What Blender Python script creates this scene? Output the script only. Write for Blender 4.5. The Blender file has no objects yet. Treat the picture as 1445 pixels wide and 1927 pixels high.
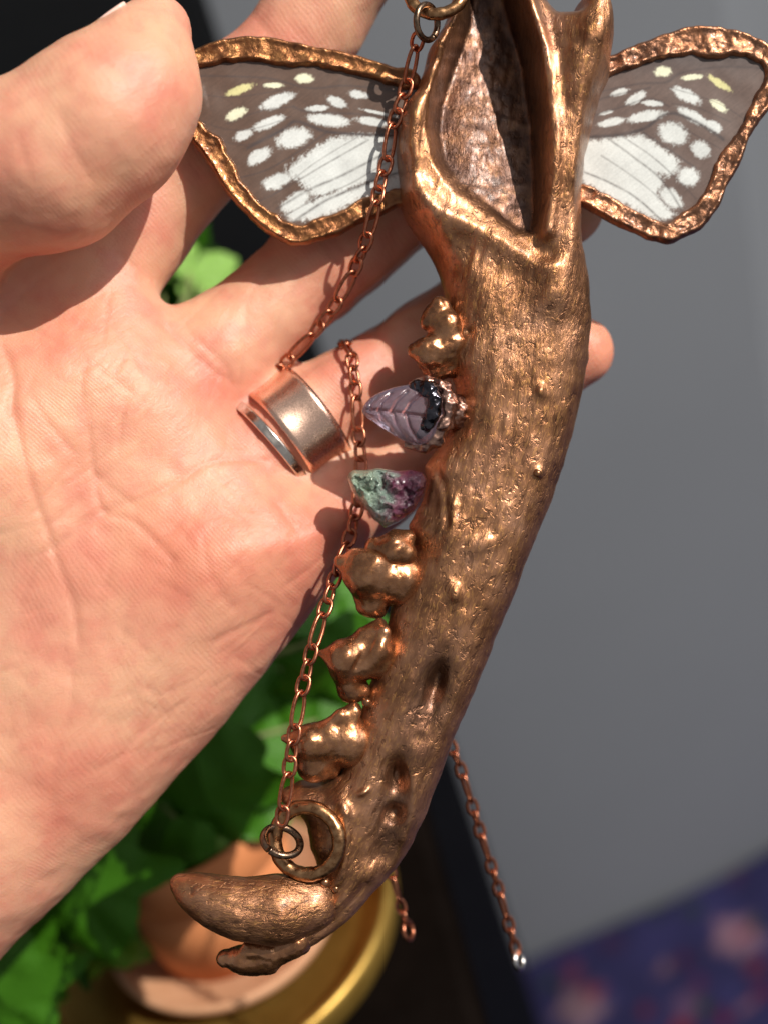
import bpy, math, random
import numpy as np
from mathutils import Matrix, Vector

random.seed(7)
RNG = np.random.default_rng(7)
scene = bpy.context.scene
COL = scene.collection

# ------------------------------------------------------------------ camera
# "view" coordinates: millimetres, u right, v up, w towards the camera, origin in the
# plane of the pendant on the optical axis.  They are turned into world metres at once.
DIST = 220.0                      # mm from the lens to the pendant
SC = 12.0                         # photo pixels per mm at that distance
CX, CY = 722.5, 963.5
PITCH, ROLL = math.radians(33.5), math.radians(17.8)
CAM_H = 0.262                     # lens above the table top (m)
fwd = Vector((0, math.cos(PITCH), -math.sin(PITCH)))
r0 = Vector((1, 0, 0)); u0 = Vector((0, math.sin(PITCH), math.cos(PITCH)))
# gravity runs down and to the right in the picture: the phone was held a little turned
RIGHT = (r0 * math.cos(ROLL) - u0 * math.sin(ROLL)).normalized()
UP = (u0 * math.cos(ROLL) + r0 * math.sin(ROLL)).normalized()
CAM = Vector((0, 0, CAM_H))
RM = np.array([RIGHT, UP, -fwd]).T            # columns: u, v, w axes in world
CAMN = np.array(CAM)

def to_world(p):
    p = np.asarray(p, dtype=np.float64)
    q = p - np.array([0, 0, DIST])
    return CAMN + (q @ RM.T) * 0.001

def vp(px, py, w=0.0):
    k = (DIST - w) / DIST / SC
    return np.array([(px - CX) * k, (CY - py) * k, w])

def V3(px, py, w=0.0):
    return Vector(to_world(vp(px, py, w)))

def ray_plane(px, py, n, d):
    """point on the plane n.x = d seen at a photo pixel"""
    dirw = np.array(V3(px, py, 0)) - CAMN
    n = np.asarray(n, float)
    t = (d - n @ CAMN) / (n @ dirw)
    return CAMN + dirw * t

cam_d = bpy.data.cameras.new('camera')
cam_o = bpy.data.objects.new('camera', cam_d); COL.objects.link(cam_o)
cam_d.sensor_fit = 'VERTICAL'; cam_d.sensor_height = 36.0
cam_d.lens = 18.0 / (963.5 / SC / DIST)
cam_d.clip_start = 0.01; cam_d.clip_end = 50
cam_d.dof.use_dof = True; cam_d.dof.focus_distance = 0.215
cam_d.dof.aperture_fstop = cam_d.lens / 5.4       # 5.4 mm entrance pupil: a phone's main lens
mw = Matrix((RIGHT, UP, -fwd)).transposed().to_4x4(); mw.translation = CAM
cam_o.matrix_world = mw
scene.camera = cam_o

# ------------------------------------------------------------------ light
world = bpy.data.worlds.new('World'); scene.world = world; world.use_nodes = True
bg = world.node_tree.nodes['Background']
bg.inputs['Color'].default_value = (0.95, 0.97, 1.0, 1); bg.inputs['Strength'].default_value = 0.28

def lamp(kind, name, view_dir, dist, target_px, **kw):
    d = bpy.data.lights.new(name, kind)
    for k, v in kw.items(): setattr(d, k, v)
    o = bpy.data.objects.new(name, d); COL.objects.link(o)
    tgt = V3(*target_px)
    dv = np.array(view_dir, float); dv /= np.linalg.norm(dv)
    dirw = Vector(RM @ dv)
    o.location = tgt + dirw * dist
    o.rotation_euler = (-dirw).to_track_quat('-Z', 'Y').to_euler()
    return o
# the shaft of sunlight coming in over the photographer's right shoulder
SUN_DIR = (0.47, 0.55, 0.69)
lamp('SPOT', 'sunbeam_lamp', SUN_DIR, 4.0, (600, 1050, -20), energy=960, color=(1.0, 0.935, 0.845),
     spot_size=math.radians(5.0), spot_blend=0.12, shadow_soft_size=0.017)
# soft daylight from the window itself
lamp('AREA', 'window_lamp', (0.75, 0.75, 0.75), 1.6, (800, 800, 0), energy=9.0, color=(0.96, 0.98, 1.0),
     shape='RECTANGLE', size=0.9, size_y=1.2)

vs = scene.view_settings
vs.view_transform = 'Standard'; vs.look = 'None'; vs.exposure = 0.0; vs.gamma = 1.0
vs.use_curve_mapping = False
scene.render.engine = 'CYCLES'
scene.cycles.max_bounces = 8
scene.cycles.use_denoising = True

# ------------------------------------------------------------------ small helpers
def lin(r, g, b):
    c = np.array([r, g, b], float) / 255.0
    return tuple(np.where(c <= 0.04045, c / 12.92, ((c + 0.055) / 1.055) ** 2.4))

def smooth(a, b, x):
    t = np.clip((x - a) / (b - a), 0, 1); return t * t * (3 - 2 * t)

def mesh_obj(name, verts, faces, mat=None, parent=None, origin=None, smooth_shade=True):
    """verts in world metres; origin = world point of the object's (or its root's) origin"""
    verts = np.asarray(verts, np.float64)
    if origin is None: origin = verts.mean(axis=0)
    origin = np.asarray(origin, float)
    me = bpy.data.meshes.new(name)
    v = (verts - origin).astype(np.float32)
    if isinstance(faces, np.ndarray):
        n, k = faces.shape
        me.vertices.add(len(v)); me.vertices.foreach_set('co', v.ravel())
        me.loops.add(n * k); me.loops.foreach_set('vertex_index', faces.astype(np.int32).ravel())
        me.polygons.add(n)
        me.polygons.foreach_set('loop_start', np.arange(0, n * k, k, dtype=np.int32))
        me.update(calc_edges=True); me.validate()
    else:
        me.from_pydata(v.tolist(), [], faces); me.update()
    if smooth_shade: me.polygons.foreach_set('use_smooth', np.ones(len(me.polygons), bool))
    if mat: me.materials.append(mat)
    o = bpy.data.objects.new(name, me); COL.objects.link(o)
    if parent is None: o.location = origin
    else: o.parent = parent
    return o

def empty(name, loc):
    o = bpy.data.objects.new(name, None); COL.objects.link(o)
    o.location = loc; o.empty_display_size = 0.01
    return o

def tag(o, label=None, cat=None, group=None, kind=None):
    if label: o['label'] = label
    if cat: o['category'] = cat
    if group: o['group'] = group
    if kind: o['kind'] = kind
    return o

def org(o):
    while o.parent: o = o.parent
    return np.array(o.location)

def set_color(o, cols, name='tint'):
    a = o.data.color_attributes.new(name, 'FLOAT_COLOR', 'POINT')
    c = np.ones((len(cols), 4), np.float32); c[:, :3] = cols
    a.data.foreach_set('color', c.ravel())

def set_vec(o, vecs, name):
    a = o.data.attributes.new(name, 'FLOAT_VECTOR', 'POINT')
    a.data.foreach_set('vector', np.asarray(vecs, np.float32).ravel())

# ---- cheap value noise in numpy
_PERM = RNG.random((64, 64, 64)).astype(np.float32)
def vnoise(p):
    p = np.asarray(p, np.float32)
    i = np.floor(p).astype(np.int32); f = p - i; f = f * f * (3 - 2 * f)
    x0, y0, z0 = (i[..., k] & 63 for k in range(3))
    x1, y1, z1 = ((i[..., k] + 1) & 63 for k in range(3))
    fx, fy, fz = f[..., 0], f[..., 1], f[..., 2]
    P = _PERM
    a = P[x0, y0, z0] * (1 - fx) + P[x1, y0, z0] * fx
    b = P[x0, y1, z0] * (1 - fx) + P[x1, y1, z0] * fx
    c = P[x0, y0, z1] * (1 - fx) + P[x1, y0, z1] * fx
    d = P[x0, y1, z1] * (1 - fx) + P[x1, y1, z1] * fx
    return ((a * (1 - fy) + b * fy) * (1 - fz) + (c * (1 - fy) + d * fy) * fz) * 2 - 1

def fbm(p, oct=3):
    s = 0; a = 1.0; p = np.asarray(p, np.float32)
    for _ in range(oct):
        s = s + a * vnoise(p); p = p * 2.03 + 11.7; a *= 0.5
    return s

# ---- 2-D distance helpers (view mm)
def seg_dist(X, Y, pts, closed=False):
    """distance to a polyline, and arc length + side at the nearest point"""
    best = np.full(X.shape, 1e9, np.float32); S = np.zeros_like(best); side = np.zeros_like(best)
    acc = 0.0; n = len(pts)
    for i in range(n if closed else n - 1):
        ax, ay = pts[i][:2]; bx, by = pts[(i + 1) % n][:2]
        dx, dy = bx - ax, by - ay; L2 = dx * dx + dy * dy + 1e-12; L = math.sqrt(L2)
        t = np.clip(((X - ax) * dx + (Y - ay) * dy) / L2, 0, 1)
        d = np.hypot(X - (ax + t * dx), Y - (ay + t * dy))
        m = d < best
        best = np.where(m, d, best); S = np.where(m, acc + t * L, S)
        side = np.where(m, np.sign((X - ax) * dy - (Y - ay) * dx), side)
        acc += L
    return best, S, side

def poly_sdf(X, Y, pts):
    """positive inside"""
    d, _, _ = seg_dist(X, Y, pts, True)
    ins = np.zeros(X.shape, bool); n = len(pts)
    for i in range(n):
        ax, ay = pts[i][:2]; bx, by = pts[(i + 1) % n][:2]
        if ay == by: continue
        c = ((ay > Y) != (by > Y)) & (X < (bx - ax) * (Y - ay) / (by - ay) + ax)
        ins ^= c
    return np.where(ins, d, -d)

def catmull(pts, n=6, closed=False):
    pts = [np.asarray(p, float) for p in pts]; out = []
    N = len(pts)
    for i in range(N if closed else N - 1):
        if closed: p0, p1, p2, p3 = pts[i - 1], pts[i], pts[(i + 1) % N], pts[(i + 2) % N]
        else: p0, p1, p2, p3 = pts[max(i - 1, 0)], pts[i], pts[i + 1], pts[min(i + 2, N - 1)]
        for k in range(n):
            t = k / n
            out.append(0.5 * ((2 * p1) + (-p0 + p2) * t + (2 * p0 - 5 * p1 + 4 * p2 - p3) * t * t + (-p0 + 3 * p1 - 3 * p2 + p3) * t ** 3))
    if not closed: out.append(pts[-1])
    return out

def pxpoly(pts, w=0.0): return [vp(x, y, w)[:2] for x, y in pts]

# ---- naive surface nets
class Field:
    def __init__(s, lo, hi, h):
        s.lo = np.array(lo, float); s.h = h
        s.n = np.ceil((np.array(hi) - s.lo) / h).astype(int) + 1
        s.F = np.full(s.n, 50.0, np.float32)
        s.ax = [(s.lo[k] + np.arange(s.n[k]) * h).astype(np.float32) for k in range(3)]
    def box(s, lo, hi):
        a = np.clip(np.floor((np.array(lo) - s.lo) / s.h).astype(int), 0, s.n)
        b = np.clip(np.ceil((np.array(hi) - s.lo) / s.h).astype(int) + 1, 0, s.n)
        return tuple(slice(a[k], b[k]) for k in range(3))
    def smin(s, sl, d, k):
        a = s.F[sl]
        if k <= 0: s.F[sl] = np.minimum(a, d); return
        hh = np.maximum(k - np.abs(a - d), 0) / k
        s.F[sl] = np.minimum(a, d) - hh * hh * k * 0.25
    def cone(s, a, b, r1, r2, k=3.0, sub=False):
        a = np.asarray(a, float); b = np.asarray(b, float); m = max(r1, r2) + k + 2 * s.h
        sl = s.box(np.minimum(a, b) - m, np.maximum(a, b) + m)
        X = s.ax[0][sl[0]][:, None, None]; Y = s.ax[1][sl[1]][None, :, None]; Z = s.ax[2][sl[2]][None, None, :]
        if X.size == 0 or Y.size == 0 or Z.size == 0: return
        ba = b - a; L2 = float(ba @ ba) + 1e-9
        t = np.clip(((X - a[0]) * ba[0] + (Y - a[1]) * ba[1] + (Z - a[2]) * ba[2]) / L2, 0, 1)
        d = np.sqrt((X - a[0] - t * ba[0]) ** 2 + (Y - a[1] - t * ba[1]) ** 2 + (Z - a[2] - t * ba[2]) ** 2) - (r1 + (r2 - r1) * t)
        if sub:
            A = s.F[sl]; D = -d; hh = np.maximum(k - np.abs(A - D), 0) / max(k, 1e-6)
            s.F[sl] = np.maximum(A, D) + hh * hh * k * 0.25
        else: s.smin(sl, d.astype(np.float32), k)
    def chain(s, pts, k=3.0):
        """pts: (px,py,w,r)"""
        for p, q in zip(pts[:-1], pts[1:]):
            s.cone(vp(*p[:3]), vp(*q[:3]), p[3], q[3], k)
    def mesh(s, smooth_it=0):
        F = s.F
        for k in range(3):
            sl = [slice(None)] * 3
            for e in (0, -1):
                sl[k] = e; F[tuple(sl)] = np.maximum(F[tuple(sl)], 0.5)
        S = F < 0
        nx, ny, nz = F.shape
        cnt = np.zeros((nx - 1, ny - 1, nz - 1), np.int8)
        for i in (0, 1):
            for j in (0, 1):
                for k in (0, 1):
                    cnt += S[i:nx - 1 + i, j:ny - 1 + j, k:nz - 1 + k]
        act = (cnt > 0) & (cnt < 8)
        C = np.argwhere(act)
        idx = np.full(act.shape, -1, np.int32); idx[act] = np.arange(len(C), dtype=np.int32)
        acc = np.zeros((len(C), 3)); num = np.zeros(len(C))
        cs = [(i, j, k) for i in (0, 1) for j in (0, 1) for k in (0, 1)]
        val = {c: F[C[:, 0] + c[0], C[:, 1] + c[1], C[:, 2] + c[2]] for c in cs}
        for c in cs:
            for ax in range(3):
                if c[ax]: continue
                e = list(c); e[ax] = 1; e = tuple(e)
                a, b = val[c], val[e]; m = (a < 0) != (b < 0)
                t = np.where(m, a / np.where(m, a - b, 1), 0)
                p = np.array(c, float)[None, :].repeat(len(C), 0); p[:, ax] += t
                acc[m] += p[m]; num[m] += 1
        vtx = (C + acc / num[:, None]) * s.h + s.lo
        quads = []
        for ax in range(3):
            o1, o2 = [(1, 2), (2, 0), (0, 1)][ax]
            a = [slice(None)] * 3; b = [slice(None)] * 3
            a[ax] = slice(0, -1); b[ax] = slice(1, None)
            E = np.argwhere(S[tuple(a)] != S[tuple(b)])
            E = E[(E[:, o1] > 0) & (E[:, o2] > 0) & (E[:, o1] < F.shape[o1] - 1) & (E[:, o2] < F.shape[o2] - 1)]
            st = S[E[:, 0], E[:, 1], E[:, 2]]
            def cell(d1, d2):
                q = E.copy(); q[:, o1] -= d1; q[:, o2] -= d2
                return idx[q[:, 0], q[:, 1], q[:, 2]]
            q = np.stack([cell(1, 1), cell(0, 1), cell(0, 0), cell(1, 0)], 1)
            q[~st] = q[~st][:, ::-1]
            quads.append(q)
        Q = np.concatenate(quads)
        if smooth_it: vtx = relax(vtx, Q, smooth_it)
        return vtx, Q

def relax(v, Q, it, lam=0.5):
    e = np.concatenate([Q[:, [0, 1]], Q[:, [1, 2]], Q[:, [2, 3]], Q[:, [3, 0]]])
    n = len(v); deg = np.bincount(e[:, 0], minlength=n) + np.bincount(e[:, 1], minlength=n)
    for _ in range(it):
        s = np.stack([np.bincount(e[:, 0], v[e[:, 1], k], n) + np.bincount(e[:, 1], v[e[:, 0], k], n) for k in range(3)], 1)
        v = v + lam * (s / np.maximum(deg, 1)[:, None] - v)
    return v

def vnormals(v, Q):
    fn = np.cross(v[Q[:, 2]] - v[Q[:, 0]], v[Q[:, 3]] - v[Q[:, 1]])
    n = np.zeros_like(v)
    for k in range(4):
        for c in range(3): n[:, c] += np.bincount(Q[:, k], fn[:, c], len(v))
    return n / (np.linalg.norm(n, axis=1, keepdims=True) + 1e-12)

# ------------------------------------------------------------------ materials
class NT:
    def __init__(s, name):
        s.m = bpy.data.materials.new(name); s.m.use_nodes = True
        s.t = s.m.node_tree; s.p = s.t.nodes['Principled BSDF']
    def n(s, typ, **kw):
        nd = s.t.nodes.new(typ)
        for k, v in kw.items():
            if k in nd.inputs: nd.inputs[k].default_value = v
            else: setattr(nd, k, v)
        return nd
    def l(s, a, b): s.t.links.new(a, b); return s
    def coord(s, scale, attr=None):
        """millimetre coordinates of the object (or a stored attribute) times scale"""
        if attr:
            src = s.n('ShaderNodeAttribute', attribute_name=attr).outputs['Vector']; k = 1.0
        else:
            src = s.n('ShaderNodeTexCoord').outputs['Object']; k = 1000.0
        mp = s.n('ShaderNodeMapping'); s.l(src, mp.inputs['Vector'])
        sc = (scale,) * 3 if not isinstance(scale, tuple) else scale
        mp.inputs['Scale'].default_value = tuple(k * q for q in sc)
        return mp.outputs['Vector']
    def noise(s, vec, scale=1.0, detail=3, rough=0.55, dist=0.0):
        nd = s.n('ShaderNodeTexNoise', Scale=scale, Detail=detail, Roughness=rough, Distortion=dist)
        s.l(vec, nd.inputs['Vector']); return nd.outputs['Fac']
    def ramp(s, fac, stops):
        r = s.n('ShaderNodeValToRGB'); el = r.color_ramp.elements
        while len(el) < len(stops): el.new(0.5)
        for e, (p, c) in zip(el, stops):
            e.position = p; e.color = (*c, 1) if len(c) == 3 else c
        s.l(fac, r.inputs['Fac']); return r.outputs['Color']
    def mix(s, fac, a, b, mode='MIX'):
        m = s.n('ShaderNodeMix', data_type='RGBA', blend_type=mode)
        for sock, val in ((m.inputs[0], fac), (m.inputs[6], a), (m.inputs[7], b)):
            if hasattr(val, 'links'): s.l(val, sock)
            elif isinstance(val, (int, float)): sock.default_value = val
            else: sock.default_value = (*val, 1)
        return m.outputs[2]
    def math(s, op, a, b=0.0):
        m = s.n('ShaderNodeMath', operation=op)
        for sock, val in ((m.inputs[0], a), (m.inputs[1], b)):
            if hasattr(val, 'links'): s.l(val, sock)
            else: sock.default_value = val
        return m.outputs[0]
    def bump(s, h, strength, dist_mm, prev=None):
        b = s.n('ShaderNodeBump', Strength=strength, Distance=dist_mm * 0.001)
        s.l(h, b.inputs['Height'])
        if prev is not None: s.l(prev, b.inputs['Normal'])
        return b.outputs['Normal']
    def set(s, **kw):
        for k, v in kw.items():
            k = k.replace('_', ' ')
            sock = s.p.inputs[k]
            if hasattr(v, 'links'): s.l(v, sock)
            elif isinstance(v, tuple) and len(v) == 3 and sock.type == 'RGBA': sock.default_value = (*v, 1)
            else: sock.default_value = v
        return s.m

def mat_bone_copper():
    t = NT('bone_copper')
    c = t.coord((0.10, 1.0, 1.0), 'grain'); ci = t.coord(1.0, 'grain')
    streak = t.noise(c, 1.5, 4, 0.6, 0.5)
    blotch = t.noise(ci, 0.13, 5, 0.65)
    fine = t.noise(t.coord((0.30, 1.0, 1.0), 'grain'), 2.2, 4, 0.62, 1.4)
    zone = t.ramp(t.noise(t.coord((0.5, 1, 1), 'grain'), 0.10, 3, 0.5), [(0.38, (0.25,) * 3), (0.62, (1.0,) * 3)])      # smooth and pitted patches
    base = t.ramp(blotch, [(0.30, (0.17, 0.070, 0.030)), (0.45, (0.34, 0.152, 0.070)), (0.57, (0.46, 0.220, 0.115)), (0.74, (0.60, 0.31, 0.19))])
    yel = t.ramp(fine, [(0.55, (0, 0, 0)), (0.63, (1, 1, 1))])
    col = t.mix(t.math('MULTIPLY', yel, 0.45), base, (0.66, 0.34, 0.10))
    drk = t.ramp(streak, [(0.30, (1, 1, 1)), (0.45, (0, 0, 0))])
    col = t.mix(t.math('MULTIPLY', t.math('MULTIPLY', drk, zone), 0.60), col, (0.10, 0.042, 0.020))
    pat = t.ramp(t.noise(ci, 0.10, 3, 0.5), [(0.56, (0, 0, 0)), (0.72, (1, 1, 1))])
    col = t.mix(t.math('MULTIPLY', pat, 0.40), col, (0.20, 0.095, 0.070))
    pt = t.n('ShaderNodeAttribute', attribute_name='patina_shade').outputs['Fac']  # dark patina, with the shade of the hollow and pits painted in
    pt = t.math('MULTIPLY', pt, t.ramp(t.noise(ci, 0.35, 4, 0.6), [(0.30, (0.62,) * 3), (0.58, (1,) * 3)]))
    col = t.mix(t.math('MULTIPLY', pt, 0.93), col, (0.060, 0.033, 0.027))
    rough = t.ramp(fine, [(0.3, (0.33,) * 3), (0.7, (0.48,) * 3)])
    h = t.math('MULTIPLY', fine, zone)
    pits = t.ramp(t.noise(t.coord((0.7, 1, 1), 'grain'), 0.75, 3, 0.55, 0.8), [(0.34, (0,) * 3), (0.44, (1,) * 3)])
    col = t.mix(t.math('MULTIPLY', t.math('SUBTRACT', 1.0, pits), 0.5), col, (0.13, 0.058, 0.030))
    n1 = t.bump(streak, 0.24, 0.40, t.bump(pits, 0.35, 0.30))
    n2 = t.bump(h, 0.55, 0.36, n1)
    cn = t.bump(h, 0.25, 0.30)
    return t.set(Base_Color=col, Metallic=0.9, Roughness=rough, Normal=n2, Coat_Weight=t.math('MULTIPLY', t.math('SUBTRACT', 1.0, t.math('MULTIPLY', pt, 0.55)), 0.42), Coat_Roughness=0.22, Coat_Normal=cn)

def mat_tooth_copper():
    t = NT('tooth_copper')
    c = t.coord(1.0)
    a = t.noise(c, 0.28, 4, 0.6); f = t.noise(c, 1.5, 4, 0.6, 0.6)
    col = t.ramp(a, [(0.30, (0.15, 0.060, 0.026)), (0.48, (0.31, 0.135, 0.060)), (0.70, (0.47, 0.235, 0.125))])
    yel = t.ramp(f, [(0.55, (0, 0, 0)), (0.70, (1, 1, 1))])
    col = t.mix(t.math('MULTIPLY', yel, 0.3), col, (0.46, 0.25, 0.07))
    n1 = t.bump(a, 0.15, 0.8); n2 = t.bump(f, 0.22, 0.22, n1)
    return t.set(Base_Color=col, Metallic=0.88, Roughness=t.ramp(f, [(0.3, (0.20,) * 3), (0.7, (0.36,) * 3)]), Normal=n2, Coat_Weight=0.45, Coat_Roughness=0.1)

def mat_frame_copper(name, dark):
    t = NT(name)
    c = t.coord(1.0)
    a = t.noise(c, 0.45, 5, 0.65, 0.4); f = t.noise(c, 1.7, 4, 0.6, 0.8)
    if dark: st = [(0.32, (0.10, 0.050, 0.034)), (0.48, (0.24, 0.115, 0.066)), (0.66, (0.46, 0.20, 0.10))]
    else: st = [(0.30, (0.10, 0.040, 0.018)), (0.48, (0.22, 0.088, 0.034)), (0.64, (0.33, 0.15, 0.055))]
    col = t.ramp(a, st)
    edge = t.n('ShaderNodeAttribute', attribute_name='edge').outputs['Fac']
    col = t.mix(t.math('MULTIPLY', edge, 0.5), col, (0.58, 0.27, 0.14))
    n1 = t.bump(a, 0.3 if not dark else 0.5, 0.7); n2 = t.bump(f, 0.3, 0.25, n1)
    return t.set(Base_Color=col, Metallic=0.9, Roughness=t.ramp(f, [(0.3, (0.30,) * 3), (0.7, (0.48,) * 3)]), Normal=n2, Coat_Weight=0.2, Coat_Roughness=0.15)

def mat_metal(name, col, rough=0.25, col2=None, bscale=2.0, bstr=0.12, metallic=1.0):
    t = NT(name)
    f = t.noise(t.coord(1.0), bscale, 3, 0.6)
    c = t.ramp(f, [(0.35, col2 or tuple(0.7 * q for q in col)), (0.65, col)])
    return t.set(Base_Color=c, Metallic=metallic, Roughness=t.ramp(f, [(0.3, (rough * 0.8,) * 3), (0.7, (rough * 1.3,) * 3)]), Normal=t.bump(f, bstr, 0.2))

def mat_skin():
    t = NT('skin')
    c = t.coord(1.0)
    big = t.noise(c, 0.055, 3, 0.5); mid = t.noise(c, 0.22, 4, 0.6)
    col = t.ramp(big, [(0.33, lin(215, 167, 136)), (0.50, lin(213, 155, 128)), (0.66, lin(208, 138, 115))])
    col = t.mix(t.math('MULTIPLY', t.ramp(mid, [(0.48, (0, 0, 0)), (0.72, (1, 1, 1))]), 0.38), col, lin(202, 122, 106))
    tint = t.n('ShaderNodeAttribute', attribute_name='tint').outputs['Color']
    col = t.mix(1.0, col, tint, 'MULTIPLY')
    wv = t.n('ShaderNodeTexWave', wave_type='BANDS', bands_direction='X', Scale=0.50, Distortion=9.0, Detail=2.0)
    wv.inputs['Detail Scale'].default_value = 0.25
    t.l(t.coord(1.0, 'ridge'), wv.inputs['Vector'])
    pores = t.noise(c, 2.2, 4, 0.7)
    lines = t.noise(t.coord((0.25, 1.6, 1.0), 'ridge'), 0.8, 4, 0.65, 0.6)
    patch = t.ramp(t.noise(c, 0.09, 3, 0.5), [(0.40, (0.15,) * 3), (0.62, (1.0,) * 3)])
    n1 = t.bump(t.math('MULTIPLY', wv.outputs['Fac'], patch), 0.20, 0.08)
    n2 = t.bump(pores, 0.5, 0.16, n1)
    n3 = t.bump(lines, 0.25, 0.35, n2)
    rg = t.ramp(pores, [(0.3, (0.34,) * 3), (0.7, (0.52,) * 3)])
    t.p.subsurface_method = 'RANDOM_WALK'
    return t.set(Base_Color=col, Roughness=rg, Normal=n3, Subsurface_Weight=0.45, Subsurface_Radius=(1.0, 0.30, 0.16),
                 Subsurface_Scale=0.0036, Specular_IOR_Level=0.42)

def mat_wing():
    t = NT('wing_membrane')
    tint = t.n('ShaderNodeAttribute', attribute_name='tint').outputs['Color']
    f = t.noise(t.coord(1.0), 3.0, 3, 0.6)
    col = t.mix(0.18, tint, t.ramp(f, [(0.3, (0.2, 0.2, 0.2)), (0.7, (1, 1, 1))]), 'MULTIPLY')
    nb = t.bump(t.noise(t.coord(1.0), 0.35, 2, 0.5), 0.10, 0.4)
    return t.set(Base_Color=col, Roughness=0.5, Coat_Weight=0.8, Coat_Roughness=0.06, Coat_Normal=nb, Specular_IOR_Level=0.3)

def mat_attr(name, rough=0.8, bscale=1.0, bstr=0.2, bdist=0.3, **kw):
    t = NT(name)
    tint = t.n('ShaderNodeAttribute', attribute_name='tint').outputs['Color']
    f = t.noise(t.coord(1.0), bscale, 4, 0.6)
    col = t.mix(0.35, tint, t.ramp(f, [(0.3, (0.55,) * 3), (0.7, (1.0,) * 3)]), 'MULTIPLY')
    return t.set(Base_Color=col, Roughness=rough, Normal=t.bump(f, bstr, bdist), **kw)

def mat_plain(name, c1, c2, rough, scale, bstr=0.2, bdist=0.4, detail=4, **kw):
    t = NT(name)
    f = t.noise(t.coord(1.0), scale, detail, 0.6)
    return t.set(Base_Color=t.ramp(f, [(0.3, c1), (0.7, c2)]), Roughness=rough, Normal=t.bump(f, bstr, bdist), **kw)

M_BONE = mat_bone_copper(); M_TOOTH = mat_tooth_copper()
M_FRAME_L = mat_frame_copper('frame_copper_brown', False); M_FRAME_R = mat_frame_copper('frame_copper_purple', True)
M_CHAIN = mat_metal('chain_copper', (0.52, 0.20, 0.115), 0.30, (0.36, 0.125, 0.066), 1.2, 0.1)
M_BRONZE = mat_metal('dark_bronze', (0.24, 0.16, 0.105), 0.28, (0.13, 0.085, 0.06), 1.5, 0.15)
M_LOOP = mat_metal('loop_copper', (0.46, 0.26, 0.13), 0.30, (0.27, 0.125, 0.055), 0.9, 0.35)
M_BAND = mat_metal('hammered_band', (0.90, 0.60, 0.46), 0.25, (0.84, 0.545, 0.41), 5.0, 0.10)
M_BAND_IN = mat_metal('band_silver', (0.78, 0.70, 0.62), 0.16, (0.62, 0.52, 0.45), 1.0, 0.06)
M_STEEL = mat_metal('steel_wire', (0.75, 0.72, 0.70), 0.2)
M_SKIN = mat_skin(); M_WING = mat_wing()

# ================================================================== THE SETTING
TABLE_Z = 0.0
# a tall black cabinet stands behind the plants; its right front edge is the upright line behind the hand
eA = ray_plane(990, 1850, (0, 1, 0), 0.47); eB = ray_plane(388, 0, (0, 1, 0), 0.47)
CABX = 0.5 * (eA[0] + eB[0])
def slab(name, corners, thick, mat, bev=0.004):
    n = len(corners); top = np.array(corners); cen = top.mean(axis=0)
    inset = top + (cen - top) / np.linalg.norm(cen - top, axis=1)[:, None] * bev
    rings = [inset, top - [0, 0, bev], top - [0, 0, thick]]
    v = np.concatenate(rings); f = [list(range(n))]
    for r in range(2):
        for i in range(n):
            j = (i + 1) % n; f.append([r * n + j, r * n + i, (r + 1) * n + i, (r + 1) * n + j])
    f.append([2 * n + i for i in reversed(range(n))])
    f[0] = f[0] if np.cross(top[1] - top[0], top[2] - top[1])[2] > 0 else f[0][::-1]
    return mesh_obj(name, v, f, mat, origin=cen - [0, 0, thick], smooth_shade=False)

M_TABLE = mat_plain('dark_stained_wood', (0.0035, 0.0024, 0.002), (0.006, 0.0042, 0.0035), 0.9, 0.05, 0.1, 0.4, Specular_IOR_Level=0.0)
TX = ray_plane(905, 1927, (0, 0, 1), TABLE_Z)[0]
table = slab('table', [[-0.75, -0.15, 0], [TX, -0.15, 0], [TX, 0.462, 0], [-0.75, 0.462, 0]], 0.03, M_TABLE)
tag(table, 'black stained table top carrying the gold tray and the ivy', 'table')
M_CAB = mat_plain('black_lacquer', (0.010, 0.0105, 0.011), (0.015, 0.0155, 0.016), 0.5, 0.03, 0.1, 0.4)
cab = empty('cabinet', (CABX - 0.4, 0.57, -0.75)); tag(cab, 'tall plain black cabinet behind the potted ivy', 'cabinet')
def box(name, x0, x1, y0, y1, z0, z1, mat, parent, bev=0.003):
    v = []
    for z, k in ((z0, 0), (z1 - bev, 0), (z1, bev)):
        v += [[x0 + k, y0 + k, z], [x1 - k, y0 + k, z], [x1 - k, y1 - k, z], [x0 + k, y1 - k, z]]
    f = [[3, 2, 1, 0], [8, 9, 10, 11]]
    for r in (0, 4):
        for i in range(4):
            j = (i + 1) % 4; f.append([r + i, r + j, r + 4 + j, r + 4 + i])
    return mesh_obj(name, v, f, mat, parent, org(parent), smooth_shade=False)
box('carcass', CABX - 0.80, CABX, 0.490, 0.64, -0.75, 0.55, M_CAB, cab)
box('door', CABX - 0.398, CABX - 0.002, 0.470, 0.488, -0.70, 0.54, M_CAB, cab)
box('door', CABX - 0.80, CABX - 0.402, 0.470, 0.488, -0.70, 0.54, M_CAB, cab)

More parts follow.
